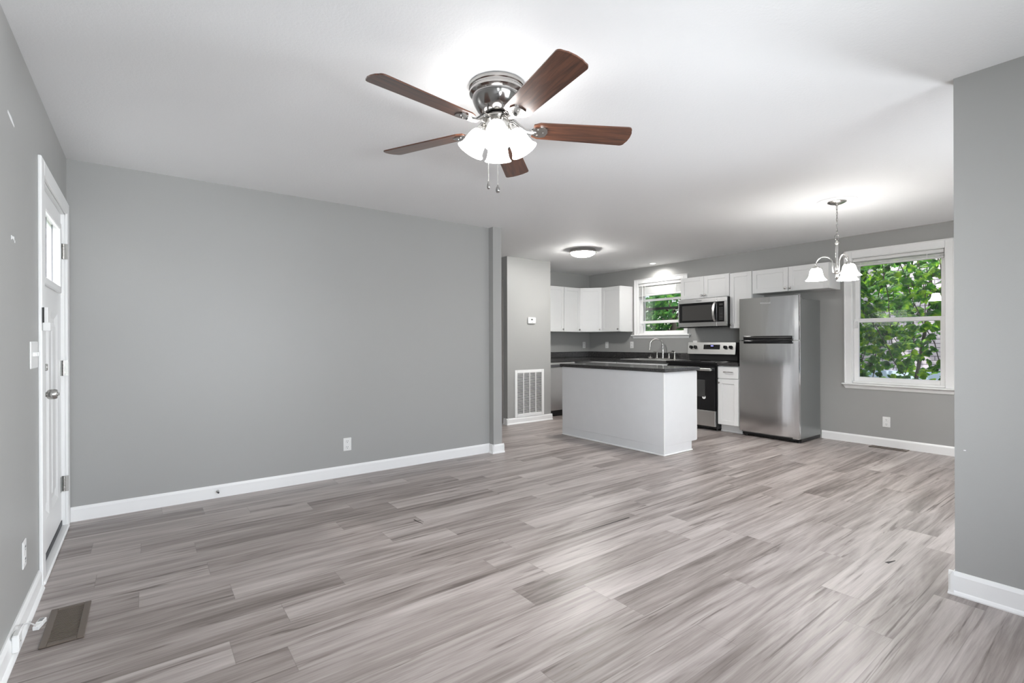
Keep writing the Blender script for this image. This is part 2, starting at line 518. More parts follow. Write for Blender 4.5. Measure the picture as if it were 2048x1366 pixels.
DY0, DY1, DZ = 3.385, 4.315, 2.052            # front door opening
bm = BM()
box(bm, XD - T_, XD, YR - T_, -1.42, 0, H); box(bm, XD - T_, XD, -1.42, -0.40, 0, 0.75); box(bm, XD - T_, XD, -1.42, -0.40, 2.08, H); box(bm, XD - T_, XD, -0.40, DY0, 0, H); box(bm, XD - T_, XD, DY1, YB + T_, 0, H); box(bm, XD - T_, XD, DY0, DY1, DZ, H)
WL = struct('wall_left', bm, MW, 'grey painted wall with the white front door', 'wall')
def patch(y0, z0, y1, z1, w):
    b = BM()
    tube(b, [(XD + 0.001, y0, z0), (XD + 0.001, (y0 + y1) / 2, (z0 + z1) / 2 + 0.002), (XD + 0.001, y1, z1)], [w * 0.6, w, w * 0.5], 8)
    for v in b.verts: v.co.x = XD + (v.co.x - XD) * 0.15
    return b
o = finish('paint_patch', patch(2.660, 2.092, 2.775, 2.074, 0.010), MSPACK, WL); o['label'] = 'white filler patch'
b = BM()
for dy, dz, w, h in ((0, 0, 0.010, 0.016), (0.020, 0.006, 0.018, 0.010), (0.045, 0.004, 0.010, 0.014), (0.064, -0.004, 0.008, 0.010)):
    box(b, XD, XD + 0.001, 2.712 + dy, 2.712 + dy + w, 1.610 + dz, 1.610 + dz + h)
o = finish('paint_patch', b, MSPACK, WL); o['label'] = 'broken white filler patch'

bm = BM(); box(bm, XD - T_, 3.11, YB, YB + T_, 0, H); box(bm, 3.0, 3.112, 4.338, YB + T_, 0, H)
WB = struct('wall_back', bm, MW, 'long grey wall with a narrow pilaster at its end', 'wall')
bm = BM(); box(bm, 2.99, 3.11, YB + T_, 8.2, 0, H)
struct('wall_hall', bm, MW, 'grey hallway wall behind the end of the long wall', 'wall')
bm = BM(); box(bm, 3.11, 4.19, 8.08, 8.2, 0, H)
struct('wall_hall_end', bm, MW, 'grey wall closing the hallway', 'wall')
bm = BM(); box(bm, 4.19, 5.02, YC, 8.2, 0, H)
WCL = struct('wall_closet', bm, MW, 'grey wall block carrying the thermostat and return air grille', 'wall')
bm = BM(); box(bm, 5.02, XW + 0.14, YK, YK + T_, 0, H)
struct('wall_kitchen', bm, MW, 'grey kitchen end wall above the counter corner', 'wall')
bm = BM(); box(bm, XP, XP + T_, YR - T_, YP, 0, H)
WP = struct('wall_partition', bm, MW, 'grey partition wall ending at the right foreground', 'wall')
b = BM()
box(b, XP - 0.0005, XP, 0.560, 0.568, 0.683, 0.687)
o = finish('paint_chip', b, MSPACK, WP); o['label'] = 'tiny white paint chip'

# right wall with two window openings
A = dict(y0=1.372, y1=2.228, z0=0.705, z1=2.180)      # dining window opening
K = dict(y0=4.470, y1=5.362, z0=1.315, z1=2.178)      # kitchen window opening
bm = BM(); X0, X1 = XW, XW + 0.14
box(bm, X0, X1, YR - T_, -1.25, 0, H); box(bm, X0, X1, -1.25, -0.25, 0, 0.7); box(bm, X0, X1, -1.25, -0.25, 2.15, H); box(bm, X0, X1, -0.25, A['y0'], 0, H); box(bm, X0, X1, A['y1'], K['y0'], 0, H); box(bm, X0, X1, K['y1'], YK, 0, H)
box(bm, X0, X1, A['y0'], A['y1'], 0, A['z0']); box(bm, X0, X1, A['y0'], A['y1'], A['z1'], H)
box(bm, X0, X1, K['y0'], K['y1'], 0, K['z0']); box(bm, X0, X1, K['y0'], K['y1'], K['z1'], H)
struct('wall_right', bm, MW, 'grey outside wall with the dining and kitchen windows', 'wall')
# rear wall with openings for the daylight, the dining end window being added
bm = BM()
for a, c in ((XD - T_, -0.1), (2.9, 4.45), (5.95, XW)): box(bm, a, c, YR - T_, YR, 0, H)
for a, c in ((-0.1, 2.9), (4.45, 5.95)):
    box(bm, a, c, YR - T_, YR, 0, 0.70); box(bm, a, c, YR - T_, YR, 2.15, H)
struct('wall_rear', bm, MW, 'grey wall behind the camera with wide windows', 'wall')
n = 3
for a, c, lab in ((-0.1, 2.9, 'wide white window behind the camera in the living end'), (4.45, 5.95, 'added unseen white window behind the partition in the dining end')):
    bm = BM()
    for (p0, p1, z0, z1) in ((a, a + 0.05, 0.7, 2.15), (c - 0.05, c, 0.7, 2.15), (a, c, 0.7, 0.75), (a, c, 2.10, 2.15), ((a + c) / 2 - 0.03, (a + c) / 2 + 0.03, 0.7, 2.15), (a, c, 1.40, 1.44)):
        box(bm, p0, p1, YR - 0.07, YR - 0.02, z0, z1)
    for (p0, p1, z0, z1) in ((a - 0.07, a, 0.63, 2.22), (c, c + 0.07, 0.63, 2.22), (a, c, 2.15, 2.22), (a, c, 0.63, 0.70)):
        box(bm, p0, p1, YR, YR + 0.018, z0, z1)
    w = thing('window_%d' % n, lab, 'window', ((a + c) / 2, YR, 0.7), kind='structure'); n += 1
    finish('window_frame', bm, MTRIM, w)
    bm = BM(); box(bm, a + 0.04, c - 0.04, YR - 0.048, YR - 0.044, 0.74, 2.11); finish('glass_pane', bm, MGLASS, w)

bm = BM()  # added window out of view, opening for the front door wall fill lamp
for (p0, p1, z0, z1) in ((-1.25, -1.20, 0.7, 2.15), (-0.30, -0.25, 0.7, 2.15), (-1.25, -0.25, 0.7, 0.75), (-1.25, -0.25, 2.10, 2.15), (-1.25, -0.25, 1.40, 1.44)):
    box(bm, XW + 0.05, XW + 0.09, p0, p1, z0, z1)
for (p0, p1, z0, z1) in ((-1.32, -1.25, 0.63, 2.22), (-0.25, -0.18, 0.63, 2.22), (-1.25, -0.25, 2.15, 2.22), (-1.25, -0.25, 0.63, 0.7)):
    box(bm, XW - 0.016, XW, p0, p1, z0, z1)
w = thing('window_5', 'added white sash window in the dining end hidden behind the partition', 'window', (XW, -0.75, 0.7), kind='structure')
finish('window_frame', bm, MTRIM, w)
bm = BM(); box(bm, XW + 0.066, XW + 0.070, -1.21, -0.29, 0.74, 2.11); finish('glass_pane', bm, MGLASS, w)

bm = BM()  # added window out of view, opening for the island fill lamp
for (p0, p1, z0, z1) in ((-1.42, -1.37, 0.75, 2.08), (-0.45, -0.40, 0.75, 2.08), (-1.42, -0.40, 0.75, 0.80), (-1.42, -0.40, 2.03, 2.08), (-1.42, -0.40, 1.40, 1.44)):
    box(bm, XD - 0.09, XD - 0.05, p0, p1, z0, z1)
for (p0, p1, z0, z1) in ((-1.49, -1.42, 0.68, 2.15), (-0.40, -0.33, 0.68, 2.15), (-1.42, -0.40, 2.08, 2.15), (-1.42, -0.40, 0.68, 0.75)):
    box(bm, XD, XD + 0.016, p0, p1, z0, z1)
w = thing('window_6', 'added unseen white sash window behind the camera in the front door wall', 'window', (XD, -0.91, 0.75), kind='structure')
finish('window_frame', bm, MTRIM, w)
bm = BM(); box(bm, XD - 0.072, XD - 0.068, -1.38, -0.44, 0.79, 2.04); finish('glass_pane', bm, MGLASS, w)

# ------------------------------------------------------------------ baseboards
def base_run(bm, a, c, n, h=0.095, t=0.013, shoe=True):
    """moulded board from a to c (2-D points) standing off in direction n"""
    a = Vector((*a, 0)); c = Vector((*c, 0)); n = Vector((*n, 0))
    prof = [(0, 0), (t + (0.011 if shoe else 0), 0), (t + (0.011 if shoe else 0), 0.006 if shoe else 0), (t + (0.006 if shoe else 0), 0.015), (t, 0.020), (t, h - 0.018), (t - 0.004, h - 0.008), (t * 0.4, h), (0, h)]
    pa = [bm.verts.new(a + n * p + Vector((0, 0, z))) for p, z in prof]
    pc = [bm.verts.new(c + n * p + Vector((0, 0, z))) for p, z in prof]
    k = len(prof)
    for i in range(k - 1): bm.faces.new((pa[i], pa[i + 1], pc[i + 1], pc[i]))
    bm.faces.new(pa); bm.faces.new(pc[::-1])

def baseboard(name, runs, label):
    bm = BM()
    for r in runs: base_run(bm, *r)
    return struct(name, bm, MTRIM, label, 'baseboard')

baseboard('baseboard_left', [((XD, YR), (XD, 3.296), (1, 0))], 'white baseboard under the front door wall, beside the floor register')
baseboard('baseboard_back', [((XD + 0.016, YB), (3.0, YB), (0, -1), 0.098, 0.013, False), ((3.0, YB), (3.0, 4.320), (-1, 0)), ((2.978, 4.338), (3.134, 4.338), (0, -1)), ((3.112, 4.320), (3.112, YB + T_), (1, 0))],
          'white baseboard along the long grey wall and around its pilaster')
baseboard('baseboard_closet', [((4.168, YC), (5.042, YC), (0, -1), 0.090), ((4.19, YC - 0.02), (4.19, 5.79), (-1, 0), 0.090), ((5.02, YC - 0.02), (5.02, 5.86), (1, 0), 0.090)],
          'white baseboard below the return air grille')
baseboard('baseboard_right', [((XW, YR), (XW, 2.548), (-1, 0), 0.098, 0.013, False)], 'white baseboard under the dining window')
baseboard('baseboard_partition', [((XP, YR), (XP, YP + 0.022), (-1, 0), 0.108), ((XP - 0.022, YP), (XP + T_ + 0.022, YP), (0, 1), 0.108)],
          'white baseboard around the end of the right foreground partition')

# ------------------------------------------------------------------ front door
bm = BM()
cx0, cx1 = XD, XD + 0.016
def casing_leg(bm, y0, y1, z0, z1):
    box(bm, cx0, cx1, y0, y1, z0, z1, 0.004)
casing_leg(bm, 3.300, 3.392, 0.0, 2.125); casing_leg(bm, 4.308, 4.402, 0.0, 2.125); casing_leg(bm, 3.392, 4.308, 2.045, 2.125)
box(bm, XD - T_, XD, DY0, DY0 + 0.012, 0, DZ); box(bm, XD - T_, XD, DY1 - 0.012, DY1, 0, DZ); box(bm, XD - T_, XD, DY0, DY1, DZ - 0.012, DZ)
struct('trim_1', bm, MTRIM, 'white casing and jamb around the front door', 'door trim')

D = thing('door_1', 'white front door with leaded glass light and two tall panels', 'door', (XD - 0.045, 3.85, 0), kind='structure')
dx0, dx1 = XD - 0.062, XD - 0.018
bm = BM()
gy0, gy1, gz0, gz1 = 3.545, 4.140, 1.545, 1.925
sl0, sl1 = DY0 + 0.014, DY1 - 0.014
pz0, pz1 = 0.235, 1.385
pan = ((3.530, 3.800), (3.890, 4.160))
box(bm, dx0, dx1, sl0, gy0, gz0, gz1); box(bm, dx0, dx1, gy1, sl1, gz0, gz1); box(bm, dx0, dx1, sl0, sl1, gz1, 2.038)
box(bm, dx0, dx1, sl0, sl1, pz1, gz0); box(bm, dx0, dx1, sl0, sl1, 0.05, pz0)
box(bm, dx0, dx1, sl0, pan[0][0], pz0, pz1); box(bm, dx0, dx1, pan[0][1], pan[1][0], pz0, pz1); box(bm, dx0, dx1, pan[1][1], sl1, pz0, pz1)
finish('door_slab', bm, MTRIM, D)
for a, c in pan:
    bm = BM()
    # moulded recess with a raised field
    fr = [(a, c, pz0, pz1, 0.0), (a + 0.030, c - 0.030, pz0 + 0.034, pz1 - 0.034, -0.014), (a + 0.052, c - 0.052, pz0 + 0.060, pz1 - 0.060, -0.014), (a + 0.072, c - 0.072, pz0 + 0.084, pz1 - 0.084, -0.003)]
    loops = [[bm.verts.new((dx1 + d, p, q)) for p, q in ((y0, z0), (y1, z0), (y1, z1), (y0, z1))] for (y0, y1, z0, z1, d) in fr]
    for A_, B_ in zip(loops[:-1], loops[1:]):
        for i in range(4): bm.faces.new((A_[i], A_[(i + 1) % 4], B_[(i + 1) % 4], B_[i]))
    bm.faces.new(loops[-1])
    finish('door_panel', bm, MTRIM, D)
bm = BM()
for (y0, y1, z0, z1) in ((gy0 - 0.035, gy0 + 0.012, gz0 - 0.03, gz1 + 0.03), (gy1 - 0.012, gy1 + 0.035, gz0 - 0.03, gz1 + 0.03), (gy0, gy1, gz1 - 0.012, gz1 + 0.03), (gy0, gy1, gz0 - 0.03, gz0 + 0.012)):
    box(bm, dx1 - 0.002, dx1 + 0.018, y0, y1, z0, z1, 0.005)
finish('glass_frame', bm, MTRIM, D)
bm = BM(); bm.faces.new([bm.verts.new(p) for p in ((dx0 + 0.022, gy0, gz0), (dx0 + 0.022, gy1, gz0), (dx0 + 0.022, gy1, gz1), (dx0 + 0.022, gy0, gz1))])
g = finish('glass_pane', bm, MFROST, D)
bm = BM()
for z in (1.60, 1.68, 1.76, 1.81, 1.87):
    box(bm, dx0 + 0.026, dx0 + 0.031, gy0, gy0 + 0.30, z - 0.004, z + 0.004)
for y in (gy0 + 0.30, gy1 - 0.06):
    box(bm, dx0 + 0.026, dx0 + 0.031, y - 0.004, y + 0.004, gz0, gz1)
finish('lead_lines', bm, MLEAD, g)
Rx = Matrix.Rotation(pi / 2, 4, 'Y')
bm = BM()
lathe(bm, [(0.0, 0), (0.030, 0), (0.031, 0.006), (0.026, 0.010), (0.013, 0.013), (0.012, 0.030), (0.020, 0.034), (0.026, 0.042), (0.0265, 0.062), (0.022, 0.072), (0.012, 0.074), (0.008, 0.074), (0.008, 0.080), (0, 0.081)], 24, Matrix.Translation((dx1, 3.452, 0.938)) @ Rx)
finish('door_knob', bm, MNICK, D, 40)
bm = BM()
lathe(bm, [(0, 0), (0.030, 0), (0.029, 0.008), (0.016, 0.012), (0, 0.013)], 24, Matrix.Translation((dx1, 3.452, 1.078)) @ Rx)
box(bm, dx1 + 0.010, dx1 + 0.036, 3.447, 3.457, 1.060, 1.096, 0.003)
finish('deadbolt', bm, MNICK, D, 40)
for z in (1.800, 1.040, 0.288):
    bm = BM()
    box(bm, dx1 - 0.001, dx1 + 0.002, 4.262, 4.300, z - 0.05, z + 0.05)
    box(bm, XD - 0.014, XD + 0.018, 4.303, 4.307, z - 0.05, z + 0.05)
    for k in range(5):
        tube(bm, [(XD - 0.004, 4.302, z - 0.05 + 0.02 * k + 0.001), (XD - 0.004, 4.302, z - 0.05 + 0.02 * k + 0.019)], 0.0075, 10)
    finish('door_hinge', bm, MNICK, D, 40)
bm = BM(); box(bm, dx0, dx1 + 0.004, sl0, sl1, 0.018, 0.052); finish('door_sweep', bm, MGREY, D)
bm = BM(); box(bm, XD - T_, XD + 0.022, 3.330, 4.312, 0.0, 0.020, 0.006)
struct('trim_2', bm, MTRIM, 'white wooden threshold strip under the front door', 'threshold')

# hallway door casing on the closet side
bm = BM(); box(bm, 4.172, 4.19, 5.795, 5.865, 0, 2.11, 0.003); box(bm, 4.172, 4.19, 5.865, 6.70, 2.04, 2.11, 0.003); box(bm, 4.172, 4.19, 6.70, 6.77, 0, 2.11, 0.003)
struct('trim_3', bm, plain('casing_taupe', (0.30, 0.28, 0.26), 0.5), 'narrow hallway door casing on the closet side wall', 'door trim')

# ------------------------------------------------------------------ windows
def window(nm, op, out, sillz, siy, label, sashes, lifts):
    y0, y1, z0, z1 = op['y0'], op['y1'], op['z0'], op['z1']
    w = thing(nm, label, 'window', (XW, (y0 + y1) / 2, z0), kind='structure')
    oy0, oy1, oz1 = out
    bm = BM()
    for (a, c, p, q) in ((oy0, y0 + 0.006, sillz, oz1), (y1 - 0.006, oy1, sillz, oz1), (y0 + 0.006, y1 - 0.006, z1 - 0.006, oz1)):
        box(bm, XW - 0.019, XW, a, c, p, q, 0.004)
    # back band
    box(bm, XW - 0.026, XW - 0.015, oy0, oy0 + 0.014, sillz, oz1, 0.003); box(bm, XW - 0.026, XW - 0.015, oy1 - 0.014, oy1, sillz, oz1, 0.003); box(bm, XW - 0.026, XW - 0.015, oy0, oy1, oz1 - 0.014, oz1, 0.003)
    finish('window_casing', bm, MTRIM, w)
    bm = BM()
    box(bm, XW, XW + 0.14, y0, y0 + 0.012, z0, z1); box(bm, XW, XW + 0.14, y1 - 0.012, y1, z0, z1); box(bm, XW, XW + 0.14, y0, y1, z1 - 0.012, z1); box(bm, XW, XW + 0.14, y0, y1, z0, z0 + 0.02)
    for yy in (y0 + 0.012, y1 - 0.030): box(bm, XW + 0.085, XW + 0.10, yy, yy + 0.018, z0, z1)
    finish('window_jamb', bm, MTRIM, w)
    bm = BM()
    # stool with horns and a sloping apron below
    box(bm, XW - 0.050, XW + 0.03, siy[0], siy[1], sillz - 0.018, sillz, 0.004)
    a = [(siy[0] + 0.010, siy[1] - 0.010, sillz - 0.018, 0.030), (siy[0] + 0.030, siy[1] - 0.030, sillz - 0.062, 0.010)]
    vs = []
    for (p, q, z, d) in a: vs += [bm.verts.new((XW - d, p, z)), bm.verts.new((XW - d, q, z)), bm.verts.new((XW, q, z)), bm.verts.new((XW, p, z))]
    for f in ((0, 1, 5, 4), (1, 2, 6, 5), (2, 3, 7, 6), (3, 0, 4, 7), (4, 5, 6, 7), (3, 2, 1, 0)): bm.faces.new([vs[i] for i in f])
    finish('window_sill', bm, MTRIM, w)
    for (sx, a, c, p, q, st, top, bot) in sashes:
        bm = BM()
        box(bm, sx, sx + 0.032, a, a + st, p, q, 0.003); box(bm, sx, sx + 0.032, c - st, c, p, q, 0.003)
        box(bm, sx, sx + 0.032, a + st, c - st, q - top, q, 0.003); box(bm, sx, sx + 0.032, a + st, c - st, p, p + bot, 0.003)
        s = finish('window_sash', bm, MTRIM, w)
        bm = BM(); box(bm, sx + 0.014, sx + 0.018, a + st - 0.004, c - st + 0.004, p + bot - 0.004, q - top + 0.004)
        finish('glass_pane', bm, MGLASS, s)
    for (a, c, p, q) in lifts:
        bm = BM(); box(bm, XW + 0.012, XW + 0.040, a, c, p, q, 0.003); finish('sash_latch', bm, MPLAS, w)
    return w

y0, y1 = A['y0'] + 0.012, A['y1'] - 0.012
WA = window('window_1', A, (1.299, 2.300, 2.262), 0.700, (1.283, 2.322), 'large white sash window with green vines outside, right of the refrigerator',
            [(XW + 0.082, y0, y1, 1.412, 2.168, 0.045, 0.040, 0.046), (XW + 0.046, y0, y1, 0.725, 1.460, 0.046, 0.046, 0.050)], [(2.176, 2.214, 1.35, 1.43)])
y0, y1 = K['y0'] + 0.012, K['y1'] - 0.012
WK = window('window_2', K, (4.405, 5.430, 2.245), 1.312, (4.362, 5.486), 'smaller white sash window above the kitchen sink',
            [(XW + 0.082, y0, y1, 1.335, 2.166, 0.050, 0.040, 0.040), (XW + 0.046, y0, y1, 1.500, 1.905, 0.050, 0.038, 0.044)], [])
bm = BM(); box(bm, XW + 0.118, XW + 0.135, y0, y1, 1.725, 1.765); box(bm, XW + 0.118, XW + 0.135, y0, y0 + 0.04, 1.335, 2.166); box(bm, XW + 0.118, XW + 0.135, y1 - 0.04, y1, 1.335, 2.166)
o = finish('storm_frame', bm, plain('storm_frame_dark', (0.05, 0.05, 0.048), 0.5), WK); o['label'] = 'dark outer storm sash rail'
bm = BM(); box(bm, XW + 0.012, XW + 0.044, y1 - 0.055, y1 - 0.001, 1.345, 1.465, 0.004); finish('sash_latch', bm, MPLAS, WK)

def blind(label, ya, yb, zt, zb, nsl, wy, wz, xo):
    b_ = thing('window_blind', label, 'blind', (XW + 0.01, (ya + yb) / 2, zt))
    bm = BM(); box(bm, xo, xo + 0.045, ya, yb, zt - 0.038, zt, 0.004); finish('headrail', bm, MBLIND, b_)
    bm = BM()
    tilt = 0.011 if zt - zb > 0.15 else 0.002
    z = zt - 0.046; step = (z - zb - 0.022) / nsl
    for i in range(nsl):
        zc = z - step * (i + 0.5)
        p = [(xo + 0.010, zc - tilt), (xo + 0.018, zc - tilt * 0.3), (xo + 0.027, zc + tilt * 0.4), (xo + 0.036, zc + tilt)]
        v0 = [bm.verts.new((x, ya + 0.004, zz)) for x, zz in p]; v1 = [bm.verts.new((x, yb - 0.004, zz)) for x, zz in p]
        v2 = [bm.verts.new((x, ya + 0.004, zz - 0.0022)) for x, zz in p]; v3 = [bm.verts.new((x, yb - 0.004, zz - 0.0022)) for x, zz in p]
        for k in range(3):
            bm.faces.new((v0[k], v0[k + 1], v1[k + 1], v1[k])); bm.faces.new((v2[k], v3[k], v3[k + 1], v2[k + 1]))
        bm.faces.new((v0[0], v1[0], v3[0], v2[0])); bm.faces.new((v0[3], v2[3], v3[3], v1[3]))
    finish('slats', bm, MBLIND, b_)
    bm = BM(); box(bm, xo + 0.002, xo + 0.043, ya + 0.003, yb - 0.003, zb, zb + 0.018, 0.004); finish('bottom_rail', bm, MBLIND, b_)
    for yy in (ya + 0.14, yb - 0.14):
        bm = BM(); tube(bm, [(xo - 0.001, yy, zt - 0.03), (xo - 0.001, yy, zb)], 0.003, 6); finish('ladder_cord', bm, MBLIND, b_)
    if wz:
        bm = BM(); tube(bm, [(xo - 0.006, wy, zt - 0.02), (xo - 0.008, wy, wz)], 0.005, 8); finish('tilt_wand', bm, MBLIND, b_)
    return b_
blind('white slatted blind drawn half way down the kitchen sink window', 4.486, 5.346, 2.160, 1.955, 10, 5.262, 1.545, XW - 0.012)
blind('white slatted blind raised to the top of the large dining window', 1.388, 2.212, 2.164, 2.070, 8, 2.10, None, XW - 0.002)

# ------------------------------------------------------------------ outside
bm = BM(); box(bm, -30, 30, -25, 25, -0.75, -0.65)
tag(finish('ground', bm, MGROUND), 'mossy yard ground outside the windows', 'ground', kind='structure')
N = thing('neighbor_building', 'pale brick house wall with a light blue foundation beyond the dining window vines', 'building', (10.8, 1.5, -0.65))
bm = BM(); box(bm, 10.7, 11.0, -4.0, 5.6, 0.66, 3.1); finish('brick_wall', bm, MBRICK, N)
bm = BM(); box(bm, 10.64, 11.0, -4.0, 5.62, -0.65, 0.66); finish('foundation', bm, MPALE, N)
bm = BM(); box(bm, 10.55, 11.3, -4.1, 5.7, 3.1, 3.22); finish('roof_edge', bm, MTRIM, N)

def leaflet(V, Fc, base, d, up, L, wd):
    """one pointed leaflet folded along its midrib"""
    s = d.cross(up)
    if s.length < 1e-4: s = d.orthogonal()
    s.normalize(); nn = s.cross(d).normalized()
    i = len(V)
    pts = [base, base + d * L * 0.35 + s * wd - nn * wd * 0.18, base + d * L * 0.72 + s * wd * 0.72 - nn * wd * 0.2, base + d * L - nn * L * 0.12,
           base + d * L * 0.72 - s * wd * 0.72 - nn * wd * 0.2, base + d * L * 0.35 - s * wd - nn * wd * 0.18, base + d * L * 0.4 + nn * wd * 0.1, base + d * L * 0.72]
    V.extend([tuple(p) for p in pts])
    Fc.extend([(i, i + 1, i + 6), (i + 1, i + 2, i + 7, i + 6), (i + 2, i + 3, i + 7), (i + 7, i + 3, i + 4), (i + 6, i + 7, i + 4, i + 5), (i, i + 6, i + 5)])

def foliage(name, spots, size, mat, parent, rnd, leaflets=5):
    V, Fc = [], []
    for p in spots:
        p = Vector(p)
        up = Vector((-0.6 + rnd.uniform(-0.5, 0.5), rnd.uniform(-0.7, 0.7), 0.6 + rnd.uniform(-0.5, 0.5))).normalized()
        dr = Vector((rnd.uniform(-0.4, 0.4), rnd.uniform(-1, 1), rnd.uniform(-1.0, 0.25))); dr = (dr - up * dr.dot(up)).normalized()
        sc = size * rnd.uniform(0.65, 1.25)
        for k in range(leaflets):
            a = (k - (leaflets - 1) / 2) * (2.1 / max(1, leaflets - 1)) * (0.95 + 0.1 * rnd.random())
            d = (dr * cos(a) + up.cross(dr) * sin(a)).normalized()
            L = sc * (1.0 - 0.20 * abs(k - (leaflets - 1) / 2))
            leaflet(V, Fc, p, d, up, L, L * 0.30)
    me = bpy.data.meshes.new(name); me.from_pydata(V, [], Fc); me.materials.append(mat)
    o = bpy.data.objects.new(name, me); COL.objects.link(o); o.parent = parent
    off = WOFF.get(parent.name, Vector((0, 0, 0)))
    for v in me.vertices: v.co -= off
    return o

def vine(label, x0, y0, ztop, nst, spread, dens, size, zmin, seed, lean=0.0):
    rnd = random.Random(seed)
    v = thing('climbing_vine', label, 'vine', (x0, y0, -0.65))
    bm = BM(); spots = []
    for i in range(nst):
        ya = y0 + rnd.uniform(-spread, spread); xa = x0 + rnd.uniform(-0.35, 0.35)
        pts = []; z = ztop + rnd.uniform(-0.3, 0.3); yy, xx = ya, xa
        zend = zmin + rnd.random() ** 1.3 * (ztop - zmin) * 0.55
        dy = rnd.uniform(-0.5, 0.5)
        while z > zend:
            pts.append((xx, yy, z)); z -= 0.10
            dy += rnd.uniform(-0.25, 0.25) + lean * 0.05; dy = max(-0.9, min(0.9, dy))
            yy += dy * 0.07; xx += rnd.uniform(-0.03, 0.03)
            for _ in range(dens):
                spots.append((xx + rnd.uniform(-0.14, 0.14), yy + rnd.uniform(-0.20, 0.20), z + rnd.uniform(-0.10, 0.10)))
        if len(pts) > 3: tube(bm, pts, 0.0055, 5)
    # trunk that carries the strands
    tube(bm, [(x0 + 0.15, y0 + 0.1, -0.65), (x0 + 0.2, y0 + 0.2, 0.6), (x0 + 0.1, y0, 1.8), (x0, y0, ztop + 0.2)], [0.03, 0.026, 0.02, 0.012], 8)
    finish('stem', bm, MSTEM, v, 60)
    foliage('foliage', spots, size, MVINE, v, rnd)
    return v
vine('leafy green vine hanging outside the left half of the dining window', 7.70, 2.55, 3.1, 17, 0.60, 4, 0.108, 0.2, 3)
vine('leafy green vine with bare gaps outside the right half of the dining window', 8.95, 2.02, 3.3, 13, 0.50, 2, 0.118, 0.1, 11)
vine('dense far vine growing beside the neighboring brick wall', 9.70, 3.35, 3.6, 7, 0.5, 3, 0.15, -0.3, 23)

def tree(label, x, y, rad, zc, nl, size, seed):
    rnd = random.Random(seed)
    t = thing('tree', label, 'tree', (x, y, -0.65))
    bm = BM(); tube(bm, [(x, y, -0.65), (x + 0.05, y + 0.03, 0.4), (x - 0.03, y, 1.5), (x, y + 0.1, zc + 0.3)], [0.10, 0.085, 0.07, 0.03], 10)
    for k in range(9):
        a = rnd.uniform(0, 2 * pi); e = Vector((cos(a) * rad * 0.8, sin(a) * rad * 0.8, rnd.uniform(-0.5, 0.8)))
        s = Vector((x, y, zc - 0.6 + 0.12 * k)); tube(bm, [s, s + e * 0.5 + Vector((0, 0, 0.12)), s + e], [0.035, 0.02, 0.008], 6)
    finish('trunk', bm, MBARK, t, 60)
    spots = []
    clumps = [Vector((rnd.gauss(0, rad * 0.55), rnd.gauss(0, rad * 0.55), rnd.gauss(0, rad * 0.50))) for _ in range(30)]
    for _ in range(nl):
        c = rnd.choice(clumps)
        spots.append((x + c.x + rnd.gauss(0, 0.17), y + c.y + rnd.gauss(0, 0.17), zc + c.z + rnd.gauss(0, 0.15)))
    foliage('foliage', spots, size, MTREE, t, rnd, 5)
    return t
tree('green leafy tree farther away behind the kitchen window', 12.3, 9.15, 1.25, 2.05, 700, 0.17, 5)
tree('near green leafy tree just outside the kitchen window', 8.85, 6.15, 0.62, 1.72, 420, 0.115, 8)

# ------------------------------------------------------------------ cabinets
def shaker(bm, M, u0, u1, v0, v1, t=0.019, fw=0.058, rec=0.009):
    box(bm, u0, u0 + fw, 0, t, v0, v1, 0.0015, M); box(bm, u1 - fw, u1, 0, t, v0, v1, 0.0015, M)
    box(bm, u0 + fw, u1 - fw, 0, t, v1 - fw, v1, 0.0015, M); box(bm, u0 + fw, u1 - fw, 0, t, v0, v0 + fw, 0.0015, M)
    box(bm, u0 + fw - 0.002, u1 - fw + 0.002, 0.001, t - rec, v0 + fw - 0.002, v1 - fw + 0.002, 0, M)

def knob_bm(M, u, v, w):
    bm = BM()
    # axis along +w (local y): rotate z -> y
    R = Matrix.Rotation(-pi / 2, 4, 'X')
    lathe(bm, [(0, 0), (0.007, 0), (0.005, 0.005), (0.005, 0.012), (0.011, 0.015), (0.0145, 0.020), (0.0135, 0.026), (0.008, 0.029), (0, 0.030)], 14, M @ Matrix.Translation((u, w, v)) @ R)
    return bm

def cab_box(bm, M, w, h, d, t=0.0):
    box(bm, 0, w, -d, 0, 0, h, 0.0015, M)

def wall_cab(label, M, w, h, d, doors, group=None, base=None):
    """doors: (u0,u1,knob_u,knob_v)"""
    c = thing('wall_cabinet', label, 'cabinet', tuple(M @ Vector((w / 2, -d / 2, 0))), group)
    bm = BM(); cab_box(bm, M, w, h, d); finish('cabinet_box', bm, MCAB, c)
    for (a, e, ku, kv) in doors:
        bm = BM(); shaker(bm, M, a, e, 0.004, h - 0.004)
        dd = finish('cabinet_door', bm, MCAB, c)
        finish('door_knob', knob_bm(M, ku, kv, 0.019), MNICK, dd, 40)
    return c

